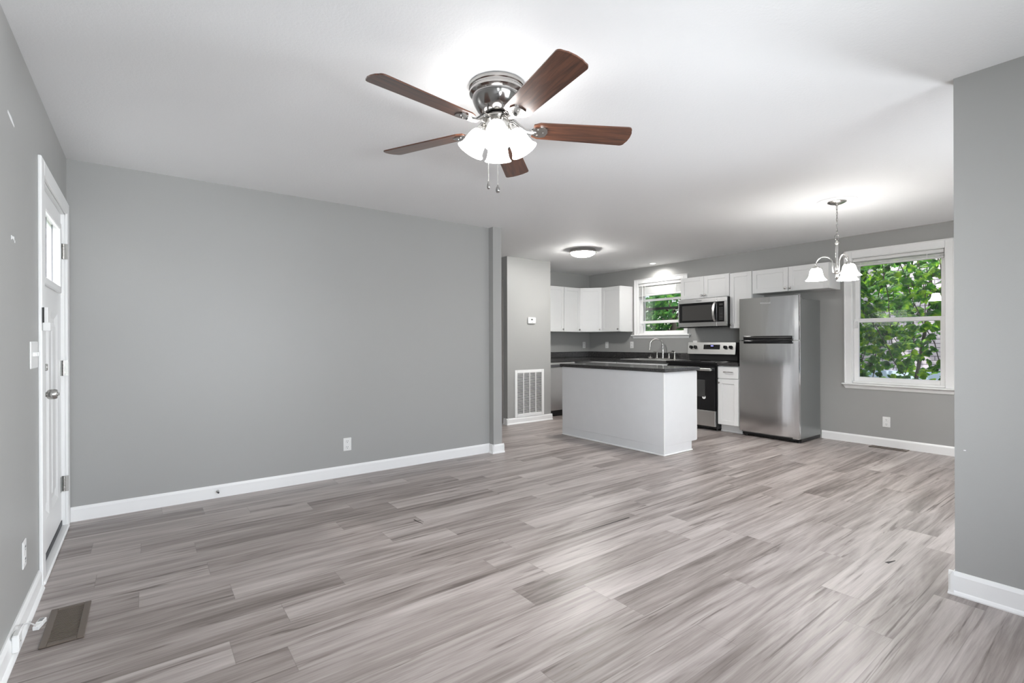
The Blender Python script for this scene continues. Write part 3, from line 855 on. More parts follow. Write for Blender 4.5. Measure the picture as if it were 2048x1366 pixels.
FX = XW - 0.318          # face of the cabinet boxes on the right wall
GR = 'white wall cabinets of the kitchen'
def MR(yleft, z, x=FX): return Mf((x, yleft, z), (0, -1, 0), (-1, 0, 0))
wall_cab('short white double door cabinet above the microwave', MR(4.312, 1.812), 0.757, 0.318, 0.315,
         [(0.003, 0.3765, 0.352, 0.042), (0.3805, 0.754, 0.405, 0.042)], GR)
wall_cab('narrow tall white wall cabinet between microwave and refrigerator', MR(3.551, 1.372), 0.304, 0.752, 0.315,
         [(0.003, 0.301, 0.030, 0.050)], GR)
wall_cab('wide short white double door cabinet above the refrigerator', MR(3.243, 1.815), 0.900, 0.305, 0.315,
         [(0.003, 0.4475, 0.420, 0.040), (0.4525, 0.897, 0.480, 0.040)], GR)
wall_cab('white single door wall cabinet just left of the kitchen window', MR(5.890, 1.368), 0.414, 0.770, 0.315,
         [(0.003, 0.411, 0.382, 0.045)], GR)
# kitchen end wall: two-door cabinet; its right door hangs a little open
MK = Mf((5.355, YK - 0.318, 1.370), (1, 0, 0), (0, -1, 0))
c = wall_cab('white double door wall cabinet beside the closet wall, one door slightly ajar', MK, 0.755, 0.772, 0.315, [(0.003, 0.3745, 0.346, 0.045)], GR)
Mt = MK @ Matrix.Translation((0.383, 0.001, 0)) @ Matrix.Rotation(radians(2.6), 4, 'Z') @ Matrix.Rotation(radians(0.9), 4, 'Y')
bm = BM(); shaker(bm, Mt, 0.0, 0.365, 0.004, 0.766)
dd = finish('cabinet_door', bm, MCAB, c); finish('door_knob', knob_bm(Mt, 0.338, 0.045, 0.019), MNICK, dd, 40)
# diagonal corner cabinet
c = thing('corner_wall_cabinet', 'white diagonal wall cabinet in the kitchen corner', 'cabinet', (6.42, 6.22, 1.370), GR)
bm = BM(); prism(bm, [(6.116, YK - 0.003), (6.116, YK - 0.318), (FX, 5.894), (XW - 0.003, 5.894), (XW - 0.003, YK - 0.003)], 1.370, 2.142)
finish('cabinet_box', bm, MCAB, c)
p0 = Vector((6.116, YK - 0.318, 0)); p1 = Vector((FX, 5.894, 0)); dv = (p1 - p0); LW = dv.length; dv.normalize()
MD = Mf((p0.x, p0.y, 1.370), dv, (dv.y, -dv.x, 0))
bm = BM(); shaker(bm, MD, 0.006, LW - 0.006, 0.004, 0.768); dd = finish('cabinet_door', bm, MCAB, c)
finish('door_knob', knob_bm(MD, LW - 0.036, 0.045, 0.019), MNICK, dd, 40)

# base cabinets
def base_cab(name, label, M, w, d, parts, h=0.874, toe=0.10, group='white base cabinets of the kitchen', hollow=False):
    c = thing(name, label, 'cabinet', tuple(M @ Vector((w / 2, -d / 2, 0))), group)
    bm = BM()
    if hollow:
        box(bm, 0, 0.018, -d, 0, toe, h, 0, M); box(bm, w - 0.018, w, -d, 0, toe, h, 0, M); box(bm, 0.018, w - 0.018, -d, 0, toe, toe + 0.018, 0, M)
        box(bm, 0.018, w - 0.018, -d, -d + 0.012, toe, h, 0, M); box(bm, 0.018, w - 0.018, -0.018, 0, toe, h, 0, M)
    else: box(bm, 0, w, -d, 0, toe, h, 0.0015, M)
    box(bm, 0.002, w - 0.002, -d, -0.07, 0, toe, 0, M)
    finish('cabinet_box', bm, MCAB, c)
    bm = BM(); box(bm, 0.0, w, -0.07, -0.058, 0, 0.02, 0.004, M); finish('shoe_molding', bm, MTRIM, c)
    for (kind, a, e, v0, v1, ku, kv) in parts:
        bm = BM()
        if kind == 'drawer':
            box(bm, a, e, 0, 0.019, v0, v1, 0.002, M); dd = finish('drawer', bm, MCAB, c)
            bm = BM()
            tube(bm, [M @ Vector(p) for p in ((ku - 0.062, 0.019, kv), (ku - 0.058, 0.036, kv + 0.002), (ku - 0.03, 0.043, kv + 0.003), (ku, 0.045, kv + 0.003), (ku + 0.03, 0.043, kv + 0.003), (ku + 0.058, 0.036, kv + 0.002), (ku + 0.062, 0.019, kv))], 0.0055, 10)
            finish('bar_pull', bm, MCHROME, dd, 50)
        else:
            shaker(bm, M, a, e, v0, v1); dd = finish('cabinet_door', bm, MCAB, c)
            finish('door_knob', knob_bm(M, ku, kv, 0.019), MNICK, dd, 40)
    return c
BX = 6.100
base_cab('base_cabinet', 'narrow white base cabinet between range and refrigerator', Mf((BX, 3.566, 0), (0, -1, 0), (-1, 0, 0)), 0.290, 0.594,
         [('drawer', 0.004, 0.286, 0.712, 0.866, 0.150, 0.795), ('door', 0.004, 0.286, 0.105, 0.700, 0.028, 0.655)])
base_cab('sink_base_cabinet', 'white sink base cabinet below the kitchen window, behind the island', Mf((BX, 5.30, 0), (0, -1, 0), (-1, 0, 0)), 0.955, 0.594,
         [('door', 0.004, 0.475, 0.105, 0.866, 0.447, 0.80), ('door', 0.480, 0.951, 0.105, 0.866, 0.508, 0.80)], hollow=True)
base_cab('corner_base_cabinet', 'white base cabinet in the counter corner, behind the island', Mf((BX, 6.49, 0), (0, -1, 0), (-1, 0, 0)), 1.187, 0.594,
         [('door', 0.64, 1.183, 0.105, 0.866, 1.15, 0.80)])

# countertops
CT0, CT1 = 0.877, 0.915
c = thing('countertop', 'black speckled laminate counter running around the kitchen corner with backsplash', 'countertop', (6.4, 5.4, CT0))
sy0, sy1, sx0, sx1 = 4.385, 5.245, 6.150, 6.560   # sink cut-out
bm = BM()
box(bm, 6.065, sx0, 4.342, YK - 0.001, CT0, CT1); box(bm, sx1, XW - 0.001, 4.342, YK - 0.001, CT0, CT1)
box(bm, sx0, sx1, 4.342, sy0, CT0, CT1); box(bm, sx0, sx1, sy1, YK - 0.001, CT0, CT1)
box(bm, 5.022, 6.065, 5.865, YK - 0.001, CT0, CT1)
finish('counter_slab', bm, MCT, c)
bm = BM()
box(bm, XW - 0.022, XW - 0.001, 4.342, YK - 0.001, CT1, 1.018, 0.004); box(bm, 5.022, XW - 0.022, YK - 0.022, YK - 0.001, CT1, 1.018, 0.004)
finish('backsplash', bm, MCT, c)
c = thing('countertop', 'short black speckled counter piece between range and refrigerator', 'countertop', (6.4, 3.42, CT0))
bm = BM(); box(bm, 6.060, XW - 0.001, 3.274, 3.566, CT0, CT1, 0.004); finish('counter_slab', bm, MCT, c)
bm = BM(); box(bm, XW - 0.022, XW - 0.001, 3.274, 3.566, CT1, 1.018, 0.004); finish('backsplash', bm, MCT, c)

# sink
c = thing('kitchen_sink', 'stainless double bowl sink set into the black counter', 'sink', (6.36, 4.815, CT1))
bm = BM()
ya, yb, xa, xb = 4.362, 5.268, 6.125, 6.655
z = CT1 + 0.004
def rim(bm, a, e, p, q): box(bm, a, e, p, q, CT1 + 0.0002, z, 0.001)
ym = (ya + yb) / 2
rim(bm, xa, 6.17, ya, yb); rim(bm, 6.545, xb, ya, yb); rim(bm, 6.17, 6.545, ya, ya + 0.04); rim(bm, 6.17, 6.545, yb - 0.04, yb); rim(bm, 6.17, 6.545, ym - 0.02, ym + 0.02)
finish('sink_rim', bm, MSTEELL, c)
for (p, q) in ((ya + 0.04, ym - 0.02), (ym + 0.02, yb - 0.04)):
    bm = BM()
    lo = [bm.verts.new(v) for v in ((6.19, p + 0.02, 0.75), (6.525, p + 0.02, 0.75), (6.525, q - 0.02, 0.75), (6.19, q - 0.02, 0.75))]
    hi = [bm.verts.new(v) for v in ((6.17, p, CT1), (6.545, p, CT1), (6.545, q, CT1), (6.17, q, CT1))]
    for i in range(4): bm.faces.new((lo[i], lo[(i + 1) % 4], hi[(i + 1) % 4], hi[i]))
    bm.faces.new(lo)
    finish('sink_bowl', bm, MSTEELL, c)
# faucet
zf = CT1 + 0.0045
c = thing('kitchen_faucet', 'brushed nickel gooseneck faucet with two lever handles on the sink', 'faucet', (6.60, 4.80, zf))
bm = BM(); box(bm, 6.575, 6.630, 4.670, 4.930, zf, zf + 0.016, 0.006, seg=2); finish('deck_plate', bm, MNICK, c, 40)
bm = BM()
fy = 4.800; pts = [(6.605, fy, zf + 0.014), (6.605, fy, zf + 0.06), (6.605, fy, zf + 0.19)]; rr = [0.020, 0.016, 0.0125]
for k in range(1, 12):
    a = pi * k / 11 * 1.06
    r_ = 0.105
    pts.append((6.605 - r_ * (1 - cos(a)) * 0.75, fy + r_ * (1 - cos(a)) * 0.62, zf + 0.215 + r_ * sin(a))); rr.append(0.0115)
e = Vector(pts[-1]); pts += [tuple(e + Vector((-0.004, 0.004, -0.02))), tuple(e + Vector((-0.006, 0.006, -0.05)))]; rr += [0.0135, 0.017]
tube(bm, pts, rr, 14); finish('spout', bm, MNICK, c, 50)
for yy, s in ((4.912, 1), (4.688, -1)):
    bm = BM()
    lathe(bm, [(0, 0), (0.020, 0), (0.018, 0.02), (0.012, 0.05), (0.009, 0.095), (0.010, 0.10), (0, 0.102)], 16, Matrix.Translation((6.605, yy, zf + 0.014)))
    tube(bm, [(6.605, yy, zf + 0.108), (6.600, yy + s * 0.03, zf + 0.113), (6.595, yy + s * 0.065, zf + 0.112)], [0.009, 0.006, 0.005], 8)
    finish('faucet_handle', bm, MNICK, c, 50)
c = thing('side_sprayer', 'brushed nickel side sprayer right of the faucet', 'sprayer', (6.605, 4.585, zf))
bm = BM()
lathe(bm, [(0, 0), (0.022, 0), (0.020, 0.012), (0.013, 0.03), (0.012, 0.085), (0.015, 0.105), (0.013, 0.118), (0, 0.120)], 16, Matrix.Translation((6.605, 4.585, zf)))
finish('sprayer_body', bm, MNICK, c, 50)
bm = BM(); tube(bm, [(6.605, 4.585, zf + 0.108), (6.590, 4.602, zf + 0.128), (6.575, 4.620, zf + 0.124)], [0.011, 0.009, 0.008], 10); finish('sprayer_trigger', bm, MBLACKM, c, 50)
c = thing('sink_strainer', 'metal sink strainer basket standing left of the faucet', 'strainer', (6.60, 5.035, zf))
bm = BM()
lathe(bm, [(0, 0), (0.026, 0), (0.030, 0.008), (0.042, 0.026), (0.043, 0.029), (0.036, 0.029), (0.0, 0.022)], 20, Matrix.Translation((6.60, 5.035, zf)))
finish('strainer_basket', bm, MCHROME, c, 40)
bm = BM(); tube(bm, [(6.60, 5.035, zf + 0.022), (6.60, 5.035, zf + 0.05)], 0.003, 8); sphere(bm, (6.60, 5.035, zf + 0.056), 0.008); finish('strainer_knob', bm, MCHROME, c, 50)

# ------------------------------------------------------------------ island
c = thing('kitchen_island', 'white painted kitchen island base standing on the plank floor', 'island', (4.632, 3.920, 0))
ix0, ix1, iy0, iy1 = 4.335, 4.925, 3.140, 4.698
bm = BM(); box(bm, ix0, ix1, iy0, iy1, 0.10, 0.876, 0.002); box(bm, ix0, 4.830, iy0, iy1, 0.0, 0.0995, 0)
finish('island_box', bm, MISL, c)
bm = BM(); box(bm, ix0 - 0.004, ix0 + 0.012, iy0 - 0.004, iy0 + 0.012, 0.02, 0.876, 0.003); finish('corner_strip', bm, MCAB, c)
bm = BM(); box(bm, ix0 - 0.014, ix0, iy0 - 0.014, iy1, 0, 0.016, 0.005); box(bm, ix0, 4.835, iy0 - 0.014, iy0, 0, 0.016, 0.005); finish('shoe_molding', bm, MTRIM, c)
MI = Mf((ix1, iy0, 0), (0, 1, 0), (1, 0, 0))
for k in range(3):
    a = 0.005 + k * 0.518
    bm = BM(); shaker(bm, MI, a, a + 0.512, 0.105, 0.866); dd = finish('cabinet_door', bm, MCAB, c)
    finish('door_knob', knob_bm(MI, a + 0.03, 0.80, 0.019), MNICK, dd, 40)
c = thing('island_countertop', 'black speckled laminate top lying on the white island', 'countertop', (4.62, 3.905, CT0))
bm = BM(); box(bm, 4.308, 4.946, 3.108, 4.716, CT0, CT1, 0.004, seg=2); finish('counter_slab', bm, MCT, c)

# ------------------------------------------------------------------ dishwasher
c = thing('dishwasher', 'stainless dishwasher between the closet wall and the counter corner', 'dishwasher', (5.40, 6.16, 0))
MDW = Mf((5.085, 5.880, 0), (1, 0, 0), (0, -1, 0))
bm = BM(); box(bm, 0.002, 0.600, -0.58, -0.002, 0.10, 0.872, 0, MDW); finish('body', bm, MBLACKM, c)
bm = BM(); box(bm, 0.0, 0.602, 0, 0.028, 0.102, 0.785, 0.003, MDW); finish('door', bm, MSTEEL, c)
bm = BM(); box(bm, 0.0, 0.602, 0, 0.024, 0.838, 0.866, 0.002, MDW); box(bm, 0, 0.05, 0, 0.026, 0.785, 0.838, 0.001, MDW); box(bm, 0.552, 0.602, 0, 0.026, 0.785, 0.838, 0.001, MDW); box(bm, 0.05, 0.552, 0.0, 0.004, 0.785, 0.838, 0, MDW)
finish('control_strip', bm, MSTEELL, c)
bm = BM(); box(bm, 0.05, 0.552, 0.004, 0.020, 0.790, 0.830, 0.004, MDW); o = finish('pocket_handle', bm, MGREY, c); o['label'] = 'dark recessed grip'
bm = BM(); box(bm, 0.0, 0.602, -0.06, -0.05, 0.0, 0.10, 0, MDW); finish('toe_kick', bm, MBLACKM, c)

# ------------------------------------------------------------------ range
c = thing('electric_range', 'black and stainless electric range right of the sink counter', 'range', (6.38, 3.953, 0))
ry0, ry1 = 3.570, 4.336
MRG = Mf((6.085, ry1, 0), (0, -1, 0), (-1, 0, 0)); RW = ry1 - ry0
bm = BM(); box(bm, 0, RW, -0.595, 0, 0.03, 0.893, 0.003, MRG)
for u in (0.05, RW - 0.05):
    for w in (-0.08, -0.54): tube(bm, [MRG @ Vector((u, w, 0)), MRG @ Vector((u, w, 0.04))], 0.016, 8)
finish('body', bm, MBLACKM, c)
bm = BM(); box(bm, -0.003, RW + 0.003, -0.565, 0.050, 0.893, 0.922, 0.006, MRG, 2); ct = finish('cooktop', bm, MBLACK, c)
for (u, w, r_) in ((0.19, -0.10, 0.10), (0.57, -0.10, 0.085), (0.19, -0.37, 0.075), (0.57, -0.37, 0.10)):
    bm = BM(); lathe(bm, [(r_ - 0.003, 0), (r_, 0.0004), (r_ + 0.003, 0)], 36, Matrix.Translation(MRG @ Vector((u, w, 0.9222)))); finish('burner_ring', bm, MBTN, ct)
bm = BM(); box(bm, 0.012, RW - 0.012, 0.0, 0.040, 0.275, 0.868, 0.004, MRG); od = finish('oven_door', bm, MBLACK, c)
bm = BM(); box(bm, 0.155, RW - 0.155, 0.0395, 0.0412, 0.450, 0.680, 0.0, MRG); finish('oven_window', bm, MWINB, od)
bm = BM()
box(bm, 0.040, RW - 0.045, 0.070, 0.092, 0.803, 0.838, 0.005, MRG, 2)
for u in (0.06, RW - 0.065): box(bm, u - 0.012, u + 0.012, 0.038, 0.072, 0.808, 0.833, 0.002, MRG)
finish('oven_handle', bm, MSTEELL, od)
bm = BM(); lathe(bm, [(0, 0.0006), (0.026, 0.0006), (0.026, 0)], 28, MRG @ Matrix.Translation((0.594, 0.0402, 0.446)) @ Matrix.Rotation(-pi / 2, 4, 'X'))
o = finish('round_sticker', bm, MPLAS, od); o['label'] = 'round white sticker'
bm = BM()
for k in range(4): box(bm, 0.584, 0.604 - 0.004 * (k % 2), 0.0407, 0.0409, 0.437 + 0.006 * k, 0.4378 + 0.006 * k, 0, MRG)
finish('sticker_print', bm, MGREY, o)
bm = BM(); box(bm, 0.012, RW - 0.012, 0.0, 0.036, 0.060, 0.266, 0.004, MRG); finish('storage_drawer', bm, MSTEELL, c)
# backguard
bm = BM(); box(bm, 0.0, RW, -0.600, -0.520, 0.922, 1.180, 0.004, MRG); bg = finish('backguard', bm, MBLACKM, c)
MP = MRG @ Matrix.Translation((0, -0.488, 1.010)) @ Matrix.Rotation(radians(8), 4, 'X')
bm = BM(); box(bm, 0.002, RW - 0.016, -0.006, 0.010, 0.0, 0.176, 0.004, MP, 2); finish('control_panel', bm, MSTEELL, bg)
bm = BM(); box(bm, 0.262, 0.518, 0.0096, 0.0116, 0.072, 0.140, 0.001, MP); dsp = finish('display', bm, MBLACK, bg)
bm = BM()
for (u, s) in ((0.378, 1), (0.388, 0), (0.398, 1), (0.408, 1)):
    box(bm, u, u + 0.006, 0.0115, 0.0121, 0.116, 0.128, 0, MP)
finish('clock_digits', bm, MLCD, dsp)
bm = BM()
for u in (0.280, 0.300, 0.320, 0.340, 0.360, 0.380, 0.400, 0.420, 0.440, 0.460, 0.480, 0.500):
    for v in (0.088, 0.106, 0.124):
        if v < 0.1 or (v < 0.11 and (u < 0.35 or u > 0.43)) or u < 0.31 or u > 0.47: box(bm, u, u + 0.006, 0.0115, 0.0119, v, v + 0.0025, 0, MP)
finish('key_pattern', bm, MBTN, dsp)
for u in (0.062, 0.132, 0.603, 0.684):
    bm = BM()
    R = Matrix.Rotation(-pi / 2, 4, 'X')
    lathe(bm, [(0, 0), (0.027, 0), (0.026, 0.006), (0.023, 0.010), (0.022, 0.028), (0.019, 0.031), (0, 0.031)], 22, MP @ Matrix.Translation((u, 0.010, 0.102)) @ R)
    box(bm, -0.006, 0.006, 0.008, 0.036, -0.024, 0.024, 0.002, MP @ Matrix.Translation((u, 0.010, 0.102)) @ Matrix.Rotation(radians(-35 if u > 0.4 else -20), 4, 'Y'))
    finish('burner_knob', bm, MBLACK, bg, 40)

# ------------------------------------------------------------------ microwave
c = thing('microwave', 'stainless over the range microwave below the short cabinet', 'microwave', (6.50, 3.932, 1.395))
MM = Mf((6.318, 4.306, 1.392), (0, -1, 0), (-1, 0, 0)); MWD = 0.752
bm = BM(); box(bm, 0.0, MWD, -0.378, 0, 0.012, 0.416, 0.002, MM); finish('body', bm, MBLACKM, c)
bm = BM(); box(bm, 0.008, MWD - 0.008, -0.36, -0.01, 0.0, 0.014, 0, MM)
for k in range(8): box(bm, 0.04 + k * 0.085, 0.10 + k * 0.085, -0.03, 0.006, 0.0, 0.012, 0.001, MM)
finish('bottom_vent', bm, MBLACK, c)
bm = BM()
UD = 0.606
box(bm, 0.0, UD, 0, 0.024, 0.016, 0.078, 0.003, MM); box(bm, 0.0, UD, 0, 0.024, 0.352, 0.414, 0.003, MM); box(bm, 0.0, 0.014, 0, 0.024, 0.078, 0.352, 0.001, MM)
box(bm, 0.014, UD, 0.0, 0.020, 0.078, 0.352, 0, MM)
md = finish('door', bm, MSTEEL, c)
bm = BM(); box(bm, 0.012, UD - 0.001, 0.0195, 0.0232, 0.076, 0.354, 0.001, MM); finish('door_glass', bm, MBLACK, md)
bm = BM(); box(bm, 0.065, 0.545, 0.0228, 0.0240, 0.105, 0.320, 0, MM); finish('window_mesh', bm, MMICW, md)
bm = BM()
hp = [M_ for M_ in [(0.578, 0.024, 0.084), (0.572, 0.040, 0.115), (0.569, 0.050, 0.165), (0.568, 0.053, 0.215), (0.569, 0.050, 0.265), (0.572, 0.040, 0.315), (0.578, 0.024, 0.346)]]
L0 = []
for (u, w, v) in hp:
    L0.append([bm.verts.new(MM @ Vector(q)) for q in ((u - 0.013, w - 0.008, v), (u + 0.015, w - 0.008, v), (u + 0.015, w + 0.004, v), (u - 0.013, w + 0.004, v))])
for a_, b_ in zip(L0[:-1], L0[1:]):
    for i in range(4): bm.faces.new((a_[i], a_[(i + 1) % 4], b_[(i + 1) % 4], b_[i]))
bm.faces.new(L0[0]); bm.faces.new(L0[-1][::-1])
finish('door_handle', bm, MSTEELL, md, 50)
bm = BM()
box(bm, UD + 0.003, MWD, 0, 0.024, 0.016, 0.078, 0.003, MM); box(bm, UD + 0.003, MWD, 0, 0.024, 0.352, 0.414, 0.003, MM); box(bm, 0.716, MWD, 0, 0.024, 0.078, 0.352, 0.001, MM); box(bm, UD + 0.003, 0.716, 0, 0.02, 0.078, 0.352, 0, MM)
cp = finish('control_panel', bm, MSTEEL, c)
bm = BM(); box(bm, UD + 0.003, 0.717, 0.0195, 0.0235, 0.076, 0.354, 0.001, MM); kp = finish('keypad', bm, MBLACK, cp)
bm = BM(); box(bm, 0.645, 0.695, 0.0233, 0.0240, 0.300, 0.325, 0, MM); finish('display', bm, MMICW, kp)
bm = BM()
for i in range(3):
    for j in range(9): box(bm, 0.646 + i * 0.019, 0.654 + i * 0.019, 0.0233, 0.0238, 0.105 + j * 0.020, 0.109 + j * 0.020, 0, MM)
finish('key_pattern', bm, MBTN, kp)

def text(name, s, M, size, mat, parent, depth=0.0006):
    cu = bpy.data.curves.new(name, 'FONT'); cu.body = s; cu.size = size; cu.extrude = depth; cu.align_x = 'CENTER'
    cu.materials.append(mat)
    o = bpy.data.objects.new(name, cu); COL.objects.link(o)
    dg = bpy.context.evaluated_depsgraph_get()
    me = bpy.data.meshes.new_from_object(o.evaluated_get(dg))
    bpy.data.objects.remove(o)
    me.materials.clear(); me.materials.append(mat)
    # text lies in its local XY plane: map x->u, y->v, z->outward
    Q = Matrix(((1, 0, 0, 0), (0, 0, 1, 0), (0, 1, 0, 0), (0, 0, 0, 1)))
    me.transform(Matrix.Translation(-WOFF[parent.name]) @ M @ Q)
    ob = bpy.data.objects.new(name, me); COL.objects.link(ob); ob.parent = parent
    return ob
text('logo', 'Whirlpool', MM @ Matrix.Translation((0.335, 0.0245, 0.376)), 0.020, MLOGOD, md)

# ------------------------------------------------------------------ refrigerator
c = thing('refrigerator', 'stainless top freezer refrigerator standing right of the narrow base cabinet', 'refrigerator', (6.40, 2.910, 0))
fy0, fy1 = 2.552, 3.266; FWD = fy1 - fy0
MFR = Mf((6.125, fy1, 0), (0, -1, 0), (-1, 0, 0))
bm = BM(); box(bm, 0.002, FWD - 0.002, -0.545, 0, 0.045, 1.700, 0.006, MFR, 2); finish('cabinet_body', bm, MFSIDE, c)
bm = BM(); box(bm, 0.004, FWD - 0.004, -0.54, -0.03, 0.012, 0.045, 0, MFR)
box(bm, 0.03, FWD - 0.05, -0.04, -0.02, 0.018, 0.062, 0.002, MFR)
for u in (0.05, FWD - 0.04):
    for w in (-0.04, -0.50): tube(bm, [MFR @ Vector((u, w, 0)), MFR @ Vector((u, w, 0.02))], 0.02, 10)
finish('base_grille', bm, MBLACKM, c)
def fdoor(v0, v1):
    bm = BM(); n = 14; pr = []
    for i in range(n + 1):
        t = i / n; u = FWD * t
        w = 0.048 + 0.014 * (1 - (2 * t - 1) ** 2)
        if i == 0 or i == n: w = 0.040
        pr.append((u, w))
    pr.insert(1, (0.004, 0.047)); pr.insert(-1, (FWD - 0.004, 0.047))
    poly = [(0, 0.006), *pr, (FWD, 0.006)]
    prism(bm, poly[::-1], v0, v1, MFR)
    return bm
d1 = finish('freezer_door', fdoor(1.212, 1.736), MFRIDGE, c, 30)
d2 = finish('fridge_door', fdoor(0.068, 1.202), MFRIDGE, c, 30)
bm = BM(); box(bm, 0.008, FWD - 0.008, 0.0, 0.008, 0.075, 1.725, 0, MFR); finish('door_gasket', bm, MBLACKM, c)
hm = MFR
bm = BM(); box(bm, 0.070, FWD - 0.060, 0.050, 0.082, 1.214, 1.262, 0.007, MFR, 2); h1 = finish('freezer_handle', bm, MBLACK, d1, 40)
bm = BM(); box(bm, 0.072, FWD - 0.066, 0.0815, 0.0832, 1.243, 1.248, 0, MFR); finish('handle_strip', bm, MCHROME, h1)  # thin bright metal strip along the handle front
bm = BM(); box(bm, 0.070, FWD - 0.062, 0.048, 0.076, 1.168, 1.206, 0.006, MFR, 2); finish('fridge_handle', bm, MBLACK, d2, 40)
bm = BM(); box(bm, FWD - 0.055, FWD - 0.004, -0.02, 0.040, 1.735, 1.752, 0.004, MFR); box(bm, FWD - 0.10, FWD - 0.01, -0.07, 0.0, 1.700, 1.714, 0.002, MFR); finish('hinge_cover', bm, MFSIDE, c)
bm = BM(); box(bm, FWD - 0.060, FWD - 0.006, 0.0, 0.052, 1.202, 1.212, 0, MFR); finish('center_hinge', bm, MSTEELL, c)
bm = BM(); box(bm, FWD - 0.075, FWD - 0.004, -0.02, 0.044, 0.048, 0.066, 0.003, MFR); finish('lower_hinge', bm, MSTEELL, c)
text('logo', 'Whirlpool', MFR @ Matrix.Translation((0.335, 0.0622, 1.655)), 0.030, MLOGO, d1)

# ------------------------------------------------------------------ wall plates, thermostat, grille
def outlet_proto():
    o = thing('wall_outlet', 'x', 'outlet')
    bm = BM(); box(bm, -0.036, 0.036, -0.006, 0.0, -0.058, 0.058, 0.003); p = finish('cover_plate', bm, MPLAS, o)
    for z in (0.026, -0.026):
        bm = BM(); lathe(bm, [(0.0, 0.0012), (0.0165, 0.0012), (0.0175, 0)], 20, Matrix.Translation((0, -0.006, z)) @ Matrix.Rotation(pi / 2, 4, 'X'))
        r = finish('receptacle', bm, MPLAS, o, 30)
        bm = BM()
        box(bm, -0.0075, -0.0050, -0.0080, -0.0070, z + 0.000, z + 0.009); box(bm, 0.0050, 0.0075, -0.0080, -0.0070, z + 0.000, z + 0.009)
        lathe(bm, [(0, 0.0004), (0.003, 0.0004), (0.003, 0)], 10, Matrix.Translation((0, -0.0074, z - 0.008)) @ Matrix.Rotation(pi / 2, 4, 'X'))
        finish('slot', bm, MSLOT, r)
    return o
OG = 'white duplex wall outlets'
op = outlet_proto()
spots = [((1.455, YB, 0.285), 0, 'white duplex outlet low on the long grey wall'),
         ((XW, 1.890, 0.281), -pi / 2, 'white duplex outlet under the large dining window'),
         ((6.551, YK, 1.138), 0, 'white outlet on the kitchen end wall beside the corner'),
         ((XW, 6.067, 1.138), -pi / 2, 'white outlet on the window wall under the corner cabinets'),
         ((XW, 5.498, 1.140), -pi / 2, 'white outlet just left of the kitchen window sill'),
         ((XW, 4.290, 1.150), -pi / 2, 'white outlet mostly hidden behind the range backguard'),
         ((XD, 2.925, 0.303), pi / 2, 'white outlet low on the front door wall')]
for i, (loc, rz, lab) in enumerate(spots):
    o = op if i == 0 else dup(op)
    o.location = loc; o.rotation_euler = (0, 0, rz); o['label'] = lab; o['group'] = OG

c = thing('light_switch', 'white three gang switch plate beside the front door casing', 'switch', (XD, 3.165, 1.146))
bm = BM(); box(bm, XD, XD + 0.007, 3.075, 3.255, 1.084, 1.210, 0.003); p = finish('cover_plate', bm, MPLAS, c)
for k in range(3):
    bm = BM(); y = 3.165 + (k - 1) * 0.046
    box(bm, XD + 0.006, XD + 0.017, y - 0.005, y + 0.005, 1.140, 1.160, 0.002); finish('toggle', bm, MPLAS, c)
c = thing('alarm_contact', 'white alarm sensor box on the front door casing above the switches', 'sensor', (XD + 0.016, 3.335, 1.32))
bm = BM(); box(bm, XD + 0.017, XD + 0.036, 3.305, 3.350, 1.268, 1.380, 0.003); finish('sensor_housing', bm, MPLAS, c)
bm = BM(); box(bm, XD + 0.017, XD + 0.0235, 3.300, 3.305, 1.300, 1.378); o = finish('battery_gap', bm, MSLOT, c); o['label'] = 'open dark side'
bm = BM(); box(bm, XD + 0.017, XD + 0.046, 3.298, 3.352, 1.262, 1.304, 0.003); finish('sensor_cap', bm, MPLAS, c)

c = thing('thermostat', 'small white thermostat on the closet wall above the grille', 'thermostat', (4.633, YC, 1.52))
bm = BM(); box(bm, 4.560, 4.706, YC - 0.026, YC, 1.474, 1.566, 0.008, seg=2); finish('housing', bm, MPLAS, c, 40)
bm = BM(); box(bm, 4.610, 4.648, YC - 0.0268, YC - 0.025, 1.522, 1.544); o = finish('screen', bm, plain('lcd_grey', (0.10, 0.11, 0.10), 0.3), c)
bm = BM()
for (x, z) in ((4.676, 1.542), (4.676, 1.522), (4.640, 1.492)): box(bm, x - 0.006, x + 0.006, YC - 0.028, YC - 0.025, z - 0.004, z + 0.004, 0.001)
finish('buttons', bm, plain('button_grey', (0.5, 0.5, 0.5), 0.4), c)

c = thing('return_air_grille', 'white louvered return air grille low on the closet wall', 'vent', (4.597, YC, 0.44))
gx0, gx1, gz0_, gz1_ = 4.319, 4.875, 0.093, 0.785
bm = BM(); fwv = 0.045
for (a, e, p, q) in ((gx0, gx0 + fwv, gz0_, gz1_), (gx1 - fwv, gx1, gz0_, gz1_), (gx0 + fwv, gx1 - fwv, gz0_, gz0_ + fwv), (gx0 + fwv, gx1 - fwv, gz1_ - fwv, gz1_)): box(bm, a, e, YC - 0.012, YC, p, q, 0.003)
wd = (gx1 - gx0 - 2 * fwv)
for k in (1, 2, 3): box(bm, gx0 + fwv + wd * k / 4 - 0.006, gx0 + fwv + wd * k / 4 + 0.006, YC - 0.010, YC, gz0_ + fwv, gz1_ - fwv)
finish('grille_frame', bm, MTRIM, c)
bm = BM(); box(bm, gx0 + fwv, gx1 - fwv, YC - 0.0008, YC, gz0_ + fwv, gz1_ - fwv); finish('shade_backing', bm, plain('shade_grey', (0.06, 0.06, 0.06), 0.9), c)  # dark sheet paints in the shade between the louvers
bm = BM(); ns = 36; hh = gz1_ - gz0_ - 2 * fwv
